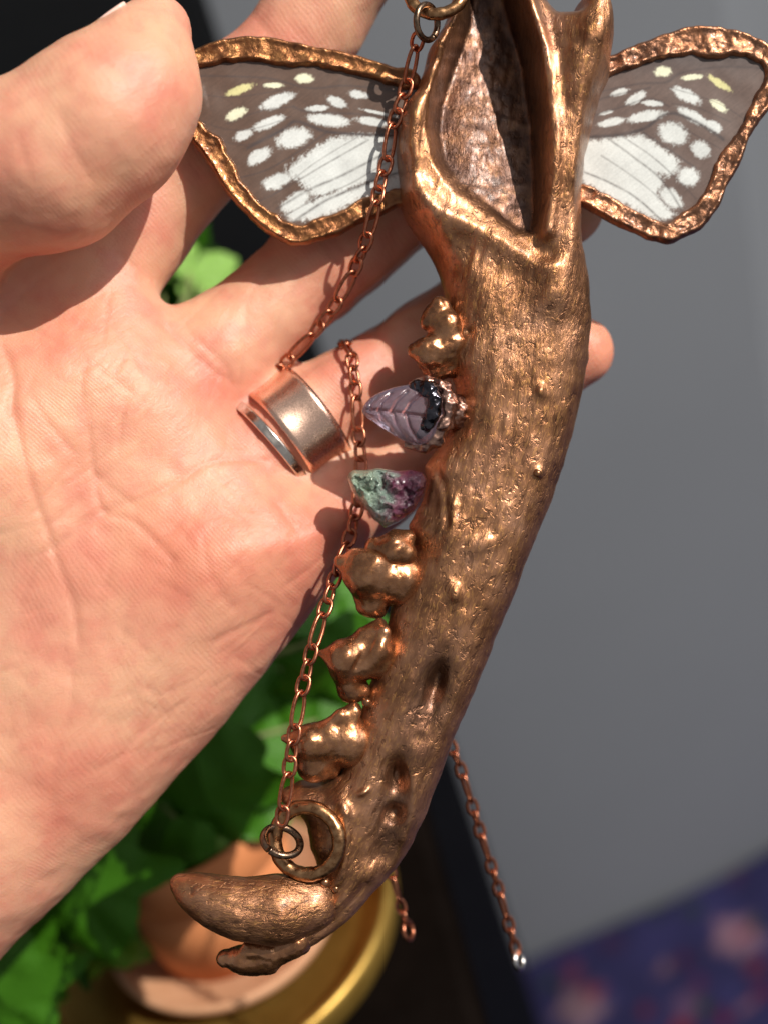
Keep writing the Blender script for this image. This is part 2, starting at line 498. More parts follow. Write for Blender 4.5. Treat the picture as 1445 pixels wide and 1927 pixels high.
# bed with floral cover and grey wall behind it
BED_Z = -0.48
wA = ray_plane(985, 1805, (0, 0, 1), BED_Z); wB = ray_plane(1445, 1592, (0, 0, 1), BED_Z)
wd = wB - wA; wd /= np.linalg.norm(wd); wn = np.array([wd[1], -wd[0], 0.0])       # towards the camera
if wn @ (CAMN - wA) < 0: wn = -wn
M_WALL = mat_plain('grey_wall_paint', (0.54, 0.542, 0.538), (0.575, 0.577, 0.572), 0.75, 0.006, 0.05, 0.4)
def wall(name, a, b, z0, z1, mat, thick=0.05, nrm=None):
    a = np.array(a); b = np.array(b); nrm = wn if nrm is None else nrm
    v = []
    for off in (0, -thick):
        for p, z in ((a, z0), (b, z0), (b, z1), (a, z1)):
            v.append([p[0] + nrm[0] * off, p[1] + nrm[1] * off, z])
    f = [[0, 1, 2, 3], [7, 6, 5, 4], [0, 4, 5, 1], [1, 5, 6, 2], [2, 6, 7, 3], [3, 7, 4, 0]]
    o = mesh_obj(name, v, f, mat, smooth_shade=False); return o
# end of this stretch of wall, where the next one starts at the right
hit = ray_plane(1392, 300, wn, wn @ wA)
corner = wA + wd * ((hit - wA) @ wd)
w1 = tag(wall('wall', wA - wd * 2.2, corner, -0.75, 1.6, M_WALL), kind='structure')
w2 = tag(wall('wall', corner, corner + wd * 0.5 - wn * 0.6, -0.75, 1.6, M_WALL), kind='structure')
fl = slab('floor', [[-3, -1.5, -0.75], [3, -1.5, -0.75], [3, 4, -0.75], [-3, 4, -0.75]], 0.05, mat_plain('floor_boards', (0.05, 0.04, 0.03), (0.08, 0.06, 0.045), 0.6, 0.01))
tag(fl, kind='structure')

def quilt():
    # a soft mattress top along the wall; flowers are printed on the cloth
    nu, nv = 240, 200; Lu, Lv = 1.5, 0.9
    S, T = np.meshgrid(np.linspace(-0.15, Lu - 0.15, nu), np.linspace(0.004, Lv, nv), indexing='ij')
    P = wA[None, None, :] + S[..., None] * wd + T[..., None] * wn
    P[..., 2] = BED_Z + 0.004 * fbm(np.stack([S * 9, T * 9, S * 0], -1), 3) - 0.12 * smooth(-0.10, -0.15, S)
    cols = np.empty((nu, nv, 3)); cols[:] = lin(84, 78, 136)
    nz = fbm(np.stack([S * 60, T * 60, S * 0 + 5], -1), 3)
    cols *= (0.85 + 0.25 * nz)[..., None]
    fl_px = [(1385, 1757, 46, (200, 150, 165)), (1395, 1752, 16, (180, 70, 100)), (1250, 1812, 20, (190, 140, 160)), (1282, 1800, 13, (130, 40, 90)),
             (1090, 1895, 48, (205, 160, 170)), (1112, 1868, 22, (190, 70, 90)), (1080, 1838, 22, (170, 90, 125)), (945, 1858, 42, (175, 150, 190)),
             (1150, 1775, 20, (110, 70, 120)), (1070, 1810, 22, (95, 60, 115)), (1210, 1895, 18, (150, 50, 80)), (1290, 1885, 32, (150, 110, 150)),
             (1315, 1845, 18, (130, 60, 115)), (1425, 1818, 18, (175, 70, 95)), (1405, 1885, 15, (190, 130, 150)), (1360, 1910, 18, (150, 30, 80)),
             (1435, 1860, 16, (150, 40, 90)), (1032, 1855, 14, (70, 95, 70)), (1318, 1890, 13, (80, 110, 60)), (1300, 1705, 20, (70, 78, 96)),
             (1385, 1640, 20, (95, 60, 110)), (1230, 1710, 18, (62, 66, 92)), (1280, 1927, 22, (180, 60, 80)), (1420, 1735, 16, (75, 95, 70))]
    for (x, y, r, c) in fl_px:
        q = ray_plane(x, y, (0, 0, 1), BED_Z) - wA
        s0, t0 = q @ wd, q @ wn
        k = np.linalg.norm(np.array(ray_plane(x + 10, y, (0, 0, 1), BED_Z)) - ray_plane(x, y, (0, 0, 1), BED_Z)) / 10
        ang = np.arctan2(T - t0, S - s0)
        rr = r * k * (1 + 0.22 * np.cos(5 * ang + x) + 0.15 * nz)
        m = smooth(1.05, 0.8, np.hypot(S - s0, (T - t0)) / rr)[..., None]
        cols = cols * (1 - m) + 1.25 * np.array(lin(*c)) * m * (0.8 + 0.25 * nz[..., None])
    # scatter the same print over the rest of the cover
    for _ in range(150):
        s0 = random.uniform(-0.15, 1.35); t0 = random.uniform(0.25, 0.9); rr0 = random.uniform(0.008, 0.03)
        c = random.choice([(200, 150, 165), (150, 50, 90), (175, 150, 190), (80, 100, 60), (110, 70, 120)])
        q = wA + s0 * wd + t0 * wn
        m = smooth(1.05, 0.8, np.hypot(S - s0, T - t0) / (rr0 * (1 + 0.2 * nz)))[..., None]
        cols = cols * (1 - m) + np.array(lin(*c)) * m
    I = np.arange(nu * nv).reshape(nu, nv)
    Q = np.stack([I[:-1, :-1].ravel(), I[1:, :-1].ravel(), I[1:, 1:].ravel(), I[:-1, 1:].ravel()], 1)
    if wd[0] * wn[1] - wd[1] * wn[0] < 0: Q = Q[:, ::-1]
    o = mesh_obj('bed_cover', P.reshape(-1, 3), Q, mat_attr('printed_cotton', 0.9, 0.8, 0.3, 0.5), origin=wA)
    set_color(o, cols.reshape(-1, 3)); return o
bed = quilt()
tag(bed, 'navy blue bed cover printed with small pink flowers', 'bed cover')

# ------------------------------------------------------------------ tray, pot, ivy
def lathe(prof, seg, centre, mat, name, parent=None, origin=None, jitter=0.0):
    prof = np.array(prof); k = len(prof); v = []
    for i in range(seg):
        a = 2 * math.pi * i / seg
        for r, z in prof: v.append([centre[0] + r * math.cos(a), centre[1] + r * math.sin(a), centre[2] + z])
    v = np.array(v)
    Q = []
    for i in range(seg):
        j = (i + 1) % seg
        for p in range(k - 1): Q.append([i * k + p, j * k + p, j * k + p + 1, i * k + p + 1])
    return mesh_obj(name, v, np.array(Q), mat, parent, origin if origin is not None else centre)

M_GOLD = mat_plain('brushed_gold', (0.30, 0.175, 0.035), (0.42, 0.27, 0.065), 0.42, 0.12, 0.35, 0.5, Metallic=0.75)
tc = ray_plane(420, 1765, (0, 0, 1), TABLE_Z); tR = 0.0475
tray = lathe([(0.0, 0.002), (tR - 0.007, 0.002), (tR - 0.0055, 0.004), (tR - 0.0050, 0.0090), (tR - 0.0045, 0.0100), (tR - 0.0034, 0.0102), (tR - 0.0026, 0.0092), (tR - 0.0022, 0.0080),
              (tR - 0.0022, 0.0048), (tR - 0.003, 0.0020), (tR - 0.005, 0.0), (0.0, 0.0)], 96, tc, M_GOLD, 'gold_tray')
tag(tray, 'round shallow gold metal tray under the terracotta pot', 'tray')

M_TERRA = mat_plain('terracotta', (0.50, 0.16, 0.05), (0.62, 0.235, 0.09), 0.8, 0.08, 0.3, 0.5)
pc = ray_plane(435, 1738, (0, 0, 1), 0.002); pc = pc + np.array([0, 0, 0])
PK = 0.68
def sc(prof, k=PK): return [(r * k, z * k) for r, z in prof]
saucer = lathe(sc([(0, 0.0), (0.036, 0.0), (0.041, 0.004), (0.043, 0.009), (0.0415, 0.0098), (0.040, 0.009), (0.036, 0.004), (0, 0.0035)]), 72, pc, mat_plain('pale_terracotta', (0.50, 0.25, 0.13), (0.60, 0.33, 0.19), 0.8, 0.1), 'saucer')
tag(saucer, 'pale terracotta saucer holding the plant pot', 'saucer')
pb = pc + np.array([0, 0, 0.0035 * PK])
pot = empty('plant_pot', pb); tag(pot, 'small orange terracotta pot with a thick rim', 'pot')
lathe(sc([(0, 0), (0.026, 0), (0.0275, 0.001), (0.033, 0.045), (0.030, 0.045), (0.024, 0.004), (0, 0.004)]), 72, pb, M_TERRA, 'body', pot)
lathe(sc([(0.0325, 0.043), (0.0355, 0.0435), (0.0368, 0.045), (0.0372, 0.060), (0.036, 0.0615), (0.034, 0.0612), (0.033, 0.059), (0.032, 0.0452), (0.0325, 0.043)]), 72, pb, M_TERRA, 'rim', pot)
M_SOIL = mat_plain('soil', (0.015, 0.010, 0.007), (0.05, 0.033, 0.022), 0.95, 0.5, 0.8, 1.5)
lathe(sc([(0, 0.056), (0.015, 0.0555), (0.0325, 0.053), (0.0325, 0.050), (0.0, 0.050)]), 40, pb, M_SOIL, 'soil', pot)

def leaf_mesh(name, size=1.0):
    # five-lobed ivy leaf, cupped and folded along the midrib; unit length 1, base at the origin, tip along +Y
    out = [(0, 0), (0.16, -0.10), (0.34, -0.07), (0.47, 0.07), (0.42, 0.22), (0.60, 0.33), (0.67, 0.47), (0.50, 0.55), (0.33, 0.57), (0.27, 0.72), (0.14, 0.90), (0, 1.02)]
    right = [np.array(p) for p in catmull([np.array(p, float) for p in out], 3)]
    pts = []; faces = []
    def height(x, y): return -0.22 * abs(x) ** 1.4 - 0.20 * (y - 0.35) ** 2 + 0.05 * math.sin(9 * y) * abs(x) + 0.02 * math.sin(23 * x + 7 * y)
    rows = 5
    for sgn in (1, -1):
        base = len(pts)
        for p in right:
            ymid = min(max(p[1], 0.0), 1.0) * 0.92 + 0.02
            for r in range(rows + 1):
                t = r / rows
                x = sgn * p[0] * t; y = ymid * (1 - t) + p[1] * t
                pts.append((x, y, height(x, y)))
        for i in range(len(right) - 1):
            for r in range(rows):
                a = base + i * (rows + 1) + r; b = a + rows + 1
                q = [a, a + 1, b + 1, b]
                faces.append(q if sgn > 0 else q[::-1])
    me = bpy.data.meshes.new(name); me.from_pydata([(x * size, y * size, z * size) for x, y, z in pts], [], faces); me.update()
    me.polygons.foreach_set('use_smooth', np.ones(len(me.polygons), bool))
    return me

def mat_leaf(name, c1, c2, vein):
    t = NT(name)
    f = t.noise(t.coord(1.0), 0.12, 3, 0.5)
    col = t.ramp(f, [(0.3, c1), (0.7, c2)])
    v = t.n('ShaderNodeTexVoronoi', feature='DISTANCE_TO_EDGE', Scale=0.16); t.l(t.coord(1.0), v.inputs['Vector'])
    col = t.mix(t.math('MULTIPLY', t.ramp(v.outputs['Distance'], [(0.0, (1, 1, 1)), (0.10, (0, 0, 0))]), 0.4), col, vein)
    t.p.subsurface_method = 'RANDOM_WALK'
    return t.set(Base_Color=col, Roughness=0.40, Normal=t.bump(f, 0.3, 1.0), Specular_IOR_Level=0.32, Transmission_Weight=0.0)
M_LEAF = mat_leaf('ivy_leaf', (0.018, 0.085, 0.003), (0.050, 0.19, 0.006), (0.10, 0.22, 0.02))
M_LEAF_Y = mat_leaf('ivy_leaf_young', (0.12, 0.27, 0.03), (0.22, 0.40, 0.07), (0.3, 0.45, 0.14))
M_STEM = mat_plain('ivy_stem', (0.10, 0.12, 0.035), (0.18, 0.22, 0.06), 0.6, 0.3)
leaf_a = leaf_mesh('ivy_leaf_shape'); leaf_a.materials.append(M_LEAF)
leaf_b = leaf_a.copy(); leaf_b.materials.clear(); leaf_b.materials.append(M_LEAF_Y)

def tube_pts(pts, rad, seg=8, closed=False):
    pts = [np.asarray(p, float) for p in pts]; n = len(pts)
    rads = rad if hasattr(rad, '__len__') else [rad] * n
    v = []; up = np.array([0.31, 0.2, 0.93])
    for i in range(n):
        a = pts[i - 1] if (i or closed) else pts[0]; b = pts[(i + 1) % n] if (i < n - 1 or closed) else pts[-1]
        t = b - a; t /= np.linalg.norm(t) + 1e-12
        x = np.cross(t, up); x /= np.linalg.norm(x) + 1e-12; y = np.cross(t, x)
        for k in range(seg):
            q = 2 * math.pi * k / seg
            v.append(pts[i] + rads[i] * (math.cos(q) * x + math.sin(q) * y))
    Q = []
    for i in range(n if closed else n - 1):
        j = (i + 1) % n
        for k in range(seg):
            l = (k + 1) % seg; Q.append([i * seg + k, i * seg + l, j * seg + l, j * seg + k])
    return np.array(v), Q

ivy_base = pb + np.array([0, 0, 0.055 * PK])
ivy = empty('ivy_plant', ivy_base); tag(ivy, 'green ivy with lobed leaves growing in the terracotta pot', 'ivy')
# (px, py of leaf centre, depth w, length mm, heading deg in picture (0 = right, 90 = up), tilt deg, roll deg, young)
LEAVES = [(170, 1700, -72, 26, -75, 15, 5, 0), (290, 1610, -84, 20, -120, 25, 10, 0), (40, 1770, -76, 26, -95, 20, -10, 0), (20, 1900, -70, 24, -60, 10, 15, 0), (650, 1280, -95, 22, -60, 30, 10, 0), (392, 1520, -78, 27, -82, 25, 10, 0), (455, 1420, -92, 26, 75, 35, -20, 0), (355, 1420, -96, 24, 120, 30, 15, 0),
          (470, 1290, -98, 21, 60, 20, 20, 0), (620, 1235, -104, 26, 80, 20, -10, 0), (640, 1120, -112, 24, 70, 30, 15, 0), (575, 1130, -118, 22, 130, 25, 0, 0),
          (175, 1745, -92, 25, -60, 20, 5, 0), (90, 1705, -98, 26, -150, 35, 20, 0), (30, 1875, -80, 24, -75, 15, -15, 0), (-20, 1800, -88, 24, -130, 20, 0, 0),
          (250, 1600, -98, 22, 160, 25, 0, 0), (60, 1850, -98, 20, -40, 35, -20, 0), (320, 545, -140, 27, 200, 62, 30, 0), (300, 600, -144, 24, -70, 65, 0, 0),
          (405, 505, -128, 15, 35, 30, 0, 1), (380, 525, -130, 13, 100, 45, 30, 1), (425, 520, -132, 11, -10, 40, -30, 1), (360, 575, -142, 20, -20, 60, 20, 0),
          (230, 1500, -110, 26, 140, 30, 0, 0), (120, 1600, -112, 28, 170, 30, 10, 0), (520, 1400, -120, 22, 30, 35, 10, 0), (440, 1250, -125, 26, 110, 30, 0, 0),
          (350, 1310, -126, 28, 140, 25, -10, 0), (225, 1780, -100, 17, -35, 30, 0, 0), (540, 1220, -122, 24, 40, 25, 0, 0), (430, 1595, -84, 12, -45, 10, 0, 1)]
stem_root = ivy_base + np.array([0, 0, 0.0])
for i, (x, y, w, L, hd, tl, rl, yg) in enumerate(LEAVES):
    L = L * (1.0 if yg else 1.18)
    o = bpy.data.objects.new('leaf', leaf_b if yg else leaf_a); COL.objects.link(o); o.parent = ivy
    h = math.radians(hd)
    yv = np.array([math.cos(h), math.sin(h), 0.0]); nv = np.array([0, 0, 1.0]); xv = np.cross(yv, nv)
    Rv = Matrix(np.array([xv, yv, nv]).T.tolist())
    Rv = Rv @ Matrix.Rotation(math.radians(-tl), 3, 'X') @ Matrix.Rotation(math.radians(rl), 3, 'Y')
    Rw = Matrix(RM.tolist()) @ Rv
    base = to_world(vp(x, y, w)) - np.array(Rw @ Vector((0, 0.5, 0))) * L * 0.001
    m = Rw.to_4x4() @ Matrix.Scale(L * 0.001, 4); m.translation = Vector(base - ivy_base)
    o.matrix_local = m
    # petiole down to the pot
    mid = (base + stem_root) / 2 + np.array([random.uniform(-.006, .006), random.uniform(-.006, .006), 0.006 + 0.1 * np.linalg.norm(base - stem_root)])
    rootp = stem_root + np.array([random.uniform(-.012, .012), random.uniform(-.012, .012), 0])
    cp = catmull([rootp, mid, base + 0.0 * mid], 6)
    v, Q = tube_pts(cp, np.linspace(0.0011, 0.0006, len(cp)), 6)
    mesh_obj('stem', v, np.array(Q), M_STEM, ivy, ivy_base)

# a small violet bloom half hidden behind the teeth
vb = to_world(vp(530, 1325, -112)); vroot = pb + np.array([0.004, 0.008, 0.054 * PK])
violet = empty('violet_flower', vroot); tag(violet, 'small purple flower among the ivy leaves', 'flower')
M_PETAL = mat_plain('violet_petal', (0.05, 0.02, 0.12), (0.14, 0.07, 0.26), 0.6, 0.3)
pet = bpy.data.meshes.new('petal_shape')
pv = []; pf = []
for i in range(7):
    for j in range(5):
        a = i / 6; b = j / 4 - 0.5
        wd_ = 0.55 * math.sin(math.pi * (0.12 + 0.86 * a)) + 0.05
        pv.append((b * wd_ * 1.4, a, 0.25 * a * a - 0.5 * b * b))
for i in range(6):
    for j in range(4): pf.append([i * 5 + j, i * 5 + j + 1, i * 5 + j + 6, i * 5 + j + 5])
pet.from_pydata(pv, [], pf); pet.update(); pet.materials.append(M_PETAL)
pet.polygons.foreach_set('use_smooth', np.ones(len(pet.polygons), bool))
for k in range(5):
    o = bpy.data.objects.new('petal', pet); COL.objects.link(o); o.parent = violet
    m = Matrix(RM.tolist()).to_4x4() @ Matrix.Rotation(math.radians(72 * k + 20), 4, 'Z') @ Matrix.Rotation(math.radians(25), 4, 'X') @ Matrix.Scale(0.009, 4)
    m.translation = Vector(vb - vroot); o.matrix_local = m
v, Q = tube_pts(catmull([vroot, (vroot + vb) / 2 + [0.004, 0, 0.01], vb], 6), 0.0006, 6)
mesh_obj('stem', v, np.array(Q), M_STEM, violet, vroot)

# ================================================================== THE HAND
def build_hand():
    f = Field((-112, -104, -44), (42, 98, 34), 0.52)
    # palm: rounded slab from its outline
    out = [(150, 380), (300, 560), (330, 600), (432, 762), (525, 878), (620, 925), (700, 950), (690, 1010), (648, 1075), (540, 1213), (440, 1340),
           (330, 1468), (230, 1585), (110, 1695), (0, 1790), (-220, 2010), (-700, 2010), (-700, 1200), (-330, 560), (-150, 430)]
    pts = pxpoly(out, -6)
    X, Y = np.meshgrid(f.ax[0], f.ax[1], indexing='ij')
    d = poly_sdf(X, Y, pts)
    PX = CX + X * SC; PY = CY - Y * SC
    ulnar = ((PX - 0) * 0.62 + (PY - 1000) * 0.50) / 12.0           # grows towards the little finger side
    w0 = -9.0 - 0.085 * np.clip(ulnar, -30, 60)
    t = 14.0 + 0 * X; r = 19.0
    # mounds and hollow of the palm
    def gb(px, py, rx, amp, ry=None, ang=0):
        ry = ry or rx; ca, sa = math.cos(math.radians(ang)), math.sin(math.radians(ang))
        dx, dy = (PX - px), -(PY - py); a = dx * ca + dy * sa; b = -dx * sa + dy * ca
        return amp * np.exp(-(a / rx) ** 2 - (b / ry) ** 2)
    tf = t + gb(200, 930, 190, -3.0, 130, 35) + gb(470, 1040, 170, 2.2, 110, 40) + gb(330, 760, 110, 1.6, 80, -45) + gb(480, 880, 90, 1.2, 60, -40) \
        + gb(-60, 900, 150, 5.0, 320, 70) + gb(120, 1350, 260, 2.2, 200, 45) + gb(60, 560, 190, -5.5, 110, 20)
    tf = tf - 3.4 * smooth(-6, 22, ((PX - 300) * 0.77 - (PY - 900) * 0.64) / 12.0)
    rim = np.clip(r - d, 0, None)[..., None]
    W = f.ax[2][None, None, :] - w0[..., None]
    tt = np.where(W > 0, tf[..., None], t[..., None])
    body = np.sqrt(rim ** 2 + (W * (r / tt)) ** 2) - r
    f.smin((slice(None),) * 3, body.astype(np.float32), 0)
    K = 4.0
    # thumb
    f.chain([(-340, 740, -8, 17), (-110, 362, 8, 13.2)], 4)
    f.chain([(-110, 356, 8, 13.0), (95, 302, 12.5, 12.6), (196, 216, 13, 11.5), (262, 126, 11.5, 8.0)], 3)
    f.cone(vp(205, 235, 14), vp(255, 180, 13), 10.5, 9.6, 4)
    f.cone(vp(274, 104, 11), vp(297, 52, 10), 6.8, 5.2, 2.5)
    # index (goes behind the wing and out at the top)
    f.chain([(165, 520, -14, 10.5), (235, 438, -14, 9.6), (430, 222, -14, 8.9), (440, 212, -14, 9.0), (590, 40, -14, 8.0), (690, -85, -10, 7.0)], 4.0)
    # middle
    f.chain([(330, 745, -14, 10.0), (400, 672, -14.5, 9.0), (622, 486, -18.5, 8.8), (637, 476, -19, 9.1), (835, 345, -20, 8.1), (1062, 390, -17, 6.6)], 4.0)
    # ring finger
    f.chain([(450, 890, -14, 9.6), (550, 810, -14.8, 8.6), (648, 738, -18, 8.5), (765, 664, -21, 8.3), (778, 656, -21, 8.4), (905, 575, -22.5, 7.4), (1015, 520, -22, 6.4)], 2.5)
    # little finger
    f.chain([(600, 965, -16, 8.6), (690, 915, -17, 7.7), (800, 838, -20, 7.2), (815, 830, -20, 7.3), (960, 735, -21, 6.6), (1092, 661, -19, 6.0)], 4.0)
    f.cone(vp(448, 772, -7.5), vp(540, 700, -9.5), 0.8, 1.6, 1.8, True); f.cone(vp(540, 700, -9.5), vp(665, 606, -12), 1.6, 3.2, 1.8, True)
    for wz in (-12, -16, -20, -25):
        f.cone(vp(575, 676, wz), vp(700, 585, wz), 1.6, 2.6, 1.5, True); f.cone(vp(700, 585, wz), vp(850, 462, wz), 2.6, 3.4, 1.5, True)
    f.cone(vp(608, 884, -8.0), vp(720, 800, -12), 0.8, 2.2, 1.8, True)
    # wrist and forearm leaving the frame
    f.chain([(-120, 1560, -10, 19), (-560, 2040, -12, 24)], 8)
    v, Q = f.mesh(18)
    # ---- creases cut into the front of the skin
    px = CX + v[:, 0] * SC * DIST / (DIST - v[:, 2]); py = CY - v[:, 1] * SC * DIST / (DIST - v[:, 2])
    n = vnormals(v, Q)
    disp = np.zeros(len(v)); red = np.zeros(len(v))
    thumb = smooth(4, 9, v[:, 2]) * (px < 380) * (py < 520)
    def crease(pts, depth, wid, where=None):
        c = catmull([np.array(p, float) for p in pts], 6)
        d, _, _ = seg_dist(px, py, c)
        # fade at the ends
        L = np.minimum(np.hypot(px - c[0][0], py - c[0][1]), np.hypot(px - c[-1][0], py - c[-1][1]))
        g = np.exp(-(d / (wid * 0.7)) ** 2) * smooth(0, wid * 3, L) * (n[:, 2] > 0.1)
        if where is not None: g = g * where
        wid = wid; wide = np.exp(-(d / (wid * 3.2)) ** 2) * (n[:, 2] > 0.1) * (where if where is not None else 1)
        depth = depth * 0.36; disp[:] -= depth * (g + 0.18 * wide); red[:] = np.maximum(red, np.minimum(1, depth) * (0.8 * g + 0.35 * wide))
    notth = 1 - thumb
    crease([(60, 1050), (99, 1031), (193, 968), (315, 918), (387, 873), (450, 864), (520, 872)], 0.75, 9, notth)
    crease([(165, 790), (171, 833), (180, 905), (198, 963), (252, 981), (306, 1031), (340, 1070)], 0.65, 8, notth)
    crease([(20, 720), (30, 790), (58, 905), (94, 1008), (108, 1053), (139, 1139), (150, 1230)], 0.8, 9, notth)
    crease([(305, 600), (319, 621), (391, 689), (432, 716), (452, 740)], 0.6, 8, notth)
    crease([(345, 610), (360, 626), (418, 680), (445, 722)], 0.4, 7, notth)
    crease([(215, 470), (250, 500), (285, 530)], 0.5, 8, notth)
    crease([(0, 640), (22, 690), (27, 740), (12, 800)], 0.9, 10, notth)
    crease([(380, 1000), (390, 1060), (420, 1120), (450, 1160)], 0.3, 8, notth)
    crease([(80, 690), (130, 720), (180, 715), (225, 660)], 0.25, 12, notth)
    crease([(150, 1280), (110, 1420), (95, 1560)], 0.4, 16, notth)
    crease([(-20, 1010), (60, 990), (150, 970)], 0.25, 6, notth)
    crease([(110, 200), (130, 260), (160, 320), (185, 360)], 0.45, 9, thumb)
    crease([(30, 240), (50, 310), (70, 360)], 0.3, 9, thumb)
    crease([(150, 95), (200, 115), (225, 135)], 0.35, 7, thumb)
    crease([(580, 415), (640, 500), (670, 560)], 0.5, 9, notth)
    crease([(600, 405), (662, 490), (690, 545)], 0.35, 8, notth)
    crease([(690, 590), (725, 650), (760, 690)], 0.45, 8, notth)
    crease([(470, 20), (520, 80), (560, 140)], 0.4, 9, notth)
    for _ in range(170):                                   # short fine skin lines
        x0, y0 = random.uniform(-20, 640), random.uniform(560, 1500); a = random.choice([0.6, 0.75, -0.7, 1.2]) + random.uniform(-.3, .3); L = random.uniform(50, 150)
        crease([(x0, y0), (x0 + L * 0.5 * math.cos(a) + random.uniform(-8, 8), y0 - L * 0.5 * math.sin(a)), (x0 + L * math.cos(a), y0 - L * math.sin(a))], random.uniform(0.15, 0.5), 4.5, notth)
    disp += 0.30 * fbm(v * 0.10, 3) * (n[:, 2] > -0.2) + 0.07 * fbm(v * 0.55 + 9, 2)
    v = v + n * disp[:, None]
    v = relax(v, Q, 1, 0.4)
    # ---- blood under the skin: fingertips, finger roots and the heel are pinker
    tint = np.ones((len(v), 3))
    def pink(x, y, r, amt, where=None, c=(0.93, 0.70, 0.68)):
        g = amt * np.exp(-((px - x) ** 2 + (py - y) ** 2) / r ** 2)
        if where is not None: g = g * where
        tint[:] = tint * (1 - g[:, None]) + tint * np.array(c) * g[:, None]
    pink(280, 120, 170, 0.25, thumb); pink(190, 330, 40, 0.35, thumb, (0.92, 0.6, 0.56)); pink(60, 430, 150, 0.4, thumb)
    pink(330, 740, 110, 0.7, notth); pink(520, 1030, 150, 0.8, notth); pink(150, 620, 130, 0.7, notth); pink(250, 1150, 150, 0.3, notth)
    pink(1120, 640, 90, 0.9, notth); pink(620, 480, 90, 0.6, notth); pink(80, 1450, 180, 0.5, notth); pink(420, 1350, 160, 0.3, notth)
    pink(330, 1010, 130, 0.6, notth, (1.0, 0.99, 0.86)); pink(60, 860, 130, 0.5, notth, (1.0, 1.0, 0.88))
    tint *= (1 - red[:, None] * np.array([0.14, 0.30, 0.34]))
    o = mesh_obj('hand', to_world(v), Q, M_SKIN, origin=to_world(vp(60, 1100, -10)))
    set_color(o, tint)
    # direction of the skin ridges: swirl with the palm
    ang = 0.9 + 0.5 * np.sin(v[:, 0] * 0.045 + 0.5) + 0.4 * np.sin(v[:, 1] * 0.05)
    set_vec(o, np.stack([v[:, 0] * 0.75 + v[:, 1] * 0.66 + 6 * np.sin(v[:, 1] * 0.06 + v[:, 0] * 0.03), -v[:, 0] * 0.66 + v[:, 1] * 0.75, v[:, 2]], 1), 'ridge')
    return o
hand = build_hand()
tag(hand, 'bare open hand, palm forward, pinching the pendant by its spotted wing', 'hand')

# thumbnail on the far side of the thumb tip
def thumbnail():
    nu, nv = 9, 11; c = vp(238, 42, 11)
    ax = np.array([0.60, 0.80, -0.05]); ax /= np.linalg.norm(ax)
    out = np.array([-0.74, 0.60, -0.22]); out -= ax * (out @ ax); out /= np.linalg.norm(out); side = np.cross(ax, out)
    v = []
    for i in range(nu):
        for j in range(nv):
            a = (j / (nv - 1) - 0.5) * 1.7; s = (i / (nu - 1) - 0.5) * 8.5
            v.append(vp(268, 112, 11.2) + ax * s + (out * math.cos(a) + side * math.sin(a)) * (7.75 - 0.012 * s * s - 0.22 * max(s, 0)))
    I = np.arange(nu * nv).reshape(nu, nv)
    Q = np.stack([I[:-1, :-1].ravel(), I[1:, :-1].ravel(), I[1:, 1:].ravel(), I[:-1, 1:].ravel()], 1)
    o = mesh_obj('thumbnail', to_world(v), Q, mat_plain('nail', (0.72, 0.45, 0.38), (0.80, 0.55, 0.47), 0.25, 0.2, 0.05), hand, org(hand))
    m = o.modifiers.new('thick', 'SOLIDIFY'); m.thickness = 0.0006
thumbnail()

# ------------------------------------------------------------------ finger ring
def finger_ring():
    a = vp(503, 846, -13.9); b = vp(603, 770, -16.0)
    ax = (b - a) / np.linalg.norm(b - a)
    z = np.array([0, 0, 1.0]); z -= ax * (z @ ax); z /= np.linalg.norm(z); x = np.cross(ax, z)
    cen = (a + b) / 2
    root = empty('finger_ring', to_world(cen)); tag(root, 'wide polished copper ring with a slim second band on the ring finger', 'ring')
    def band(name, s_lo, s_hi, rin, th, mat, flare=0.0, tiltv=0.0):
        n = 72; prof = []
        m = 8
        for k in range(m + 1):
            s = k / m; prof.append((s_lo + (s_hi - s_lo) * s, rin + th + flare * (2 * s - 1) ** 2 - 0.12 * (k in (0, m))))
        for k in range(m, -1, -1):
            s = k / m; prof.append((s_lo + (s_hi - s_lo) * s, rin + flare * (2 * s - 1) ** 2 + 0.12 * (k in (0, m))))
        v = []; K = len(prof)
        for i in range(n):
            q = 2 * math.pi * i / n
            dr = math.cos(q) * z + math.sin(q) * x
            for s, r in prof:
                v.append(cen + ax * (s + tiltv * math.cos(q - 2.3)) + dr * r)
        Q = [[i * K + p, i * K + (p + 1) % K, ((i + 1) % n) * K + (p + 1) % K, ((i + 1) % n) * K + p] for i in range(n) for p in range(K)]
        mesh_obj(name, to_world(v), np.array(Q)[:, ::-1], mat, root, org(root))
    band('wide_band', -3.2, 4.8, 8.95, 0.7, M_BAND, 0.35)
    band('slim_band', -5.6, -4.0, 9.2, 0.65, M_BAND_IN, 0.0, 0.7)
finger_ring()

# ================================================================== THE PENDANT
pend_o = to_world(vp(900, 1000, 0))
pendant = empty('jaw_pendant', pend_o)
tag(pendant, 'copper plated jawbone pendant with two spotted butterfly wings and two set stones', 'pendant')

SPINE = pxpoly([(1065, -150), (1062, 120), (1040, 380), (985, 600), (955, 800), (905, 1000), (830, 1240), (740, 1480), (650, 1650), (540, 1760)])
def grain(o, v):
    d, s, sd = seg_dist(v[:, 0], v[:, 1], SPINE)
    set_vec(o, np.stack([s, d * sd, v[:, 2]], 1), 'grain')

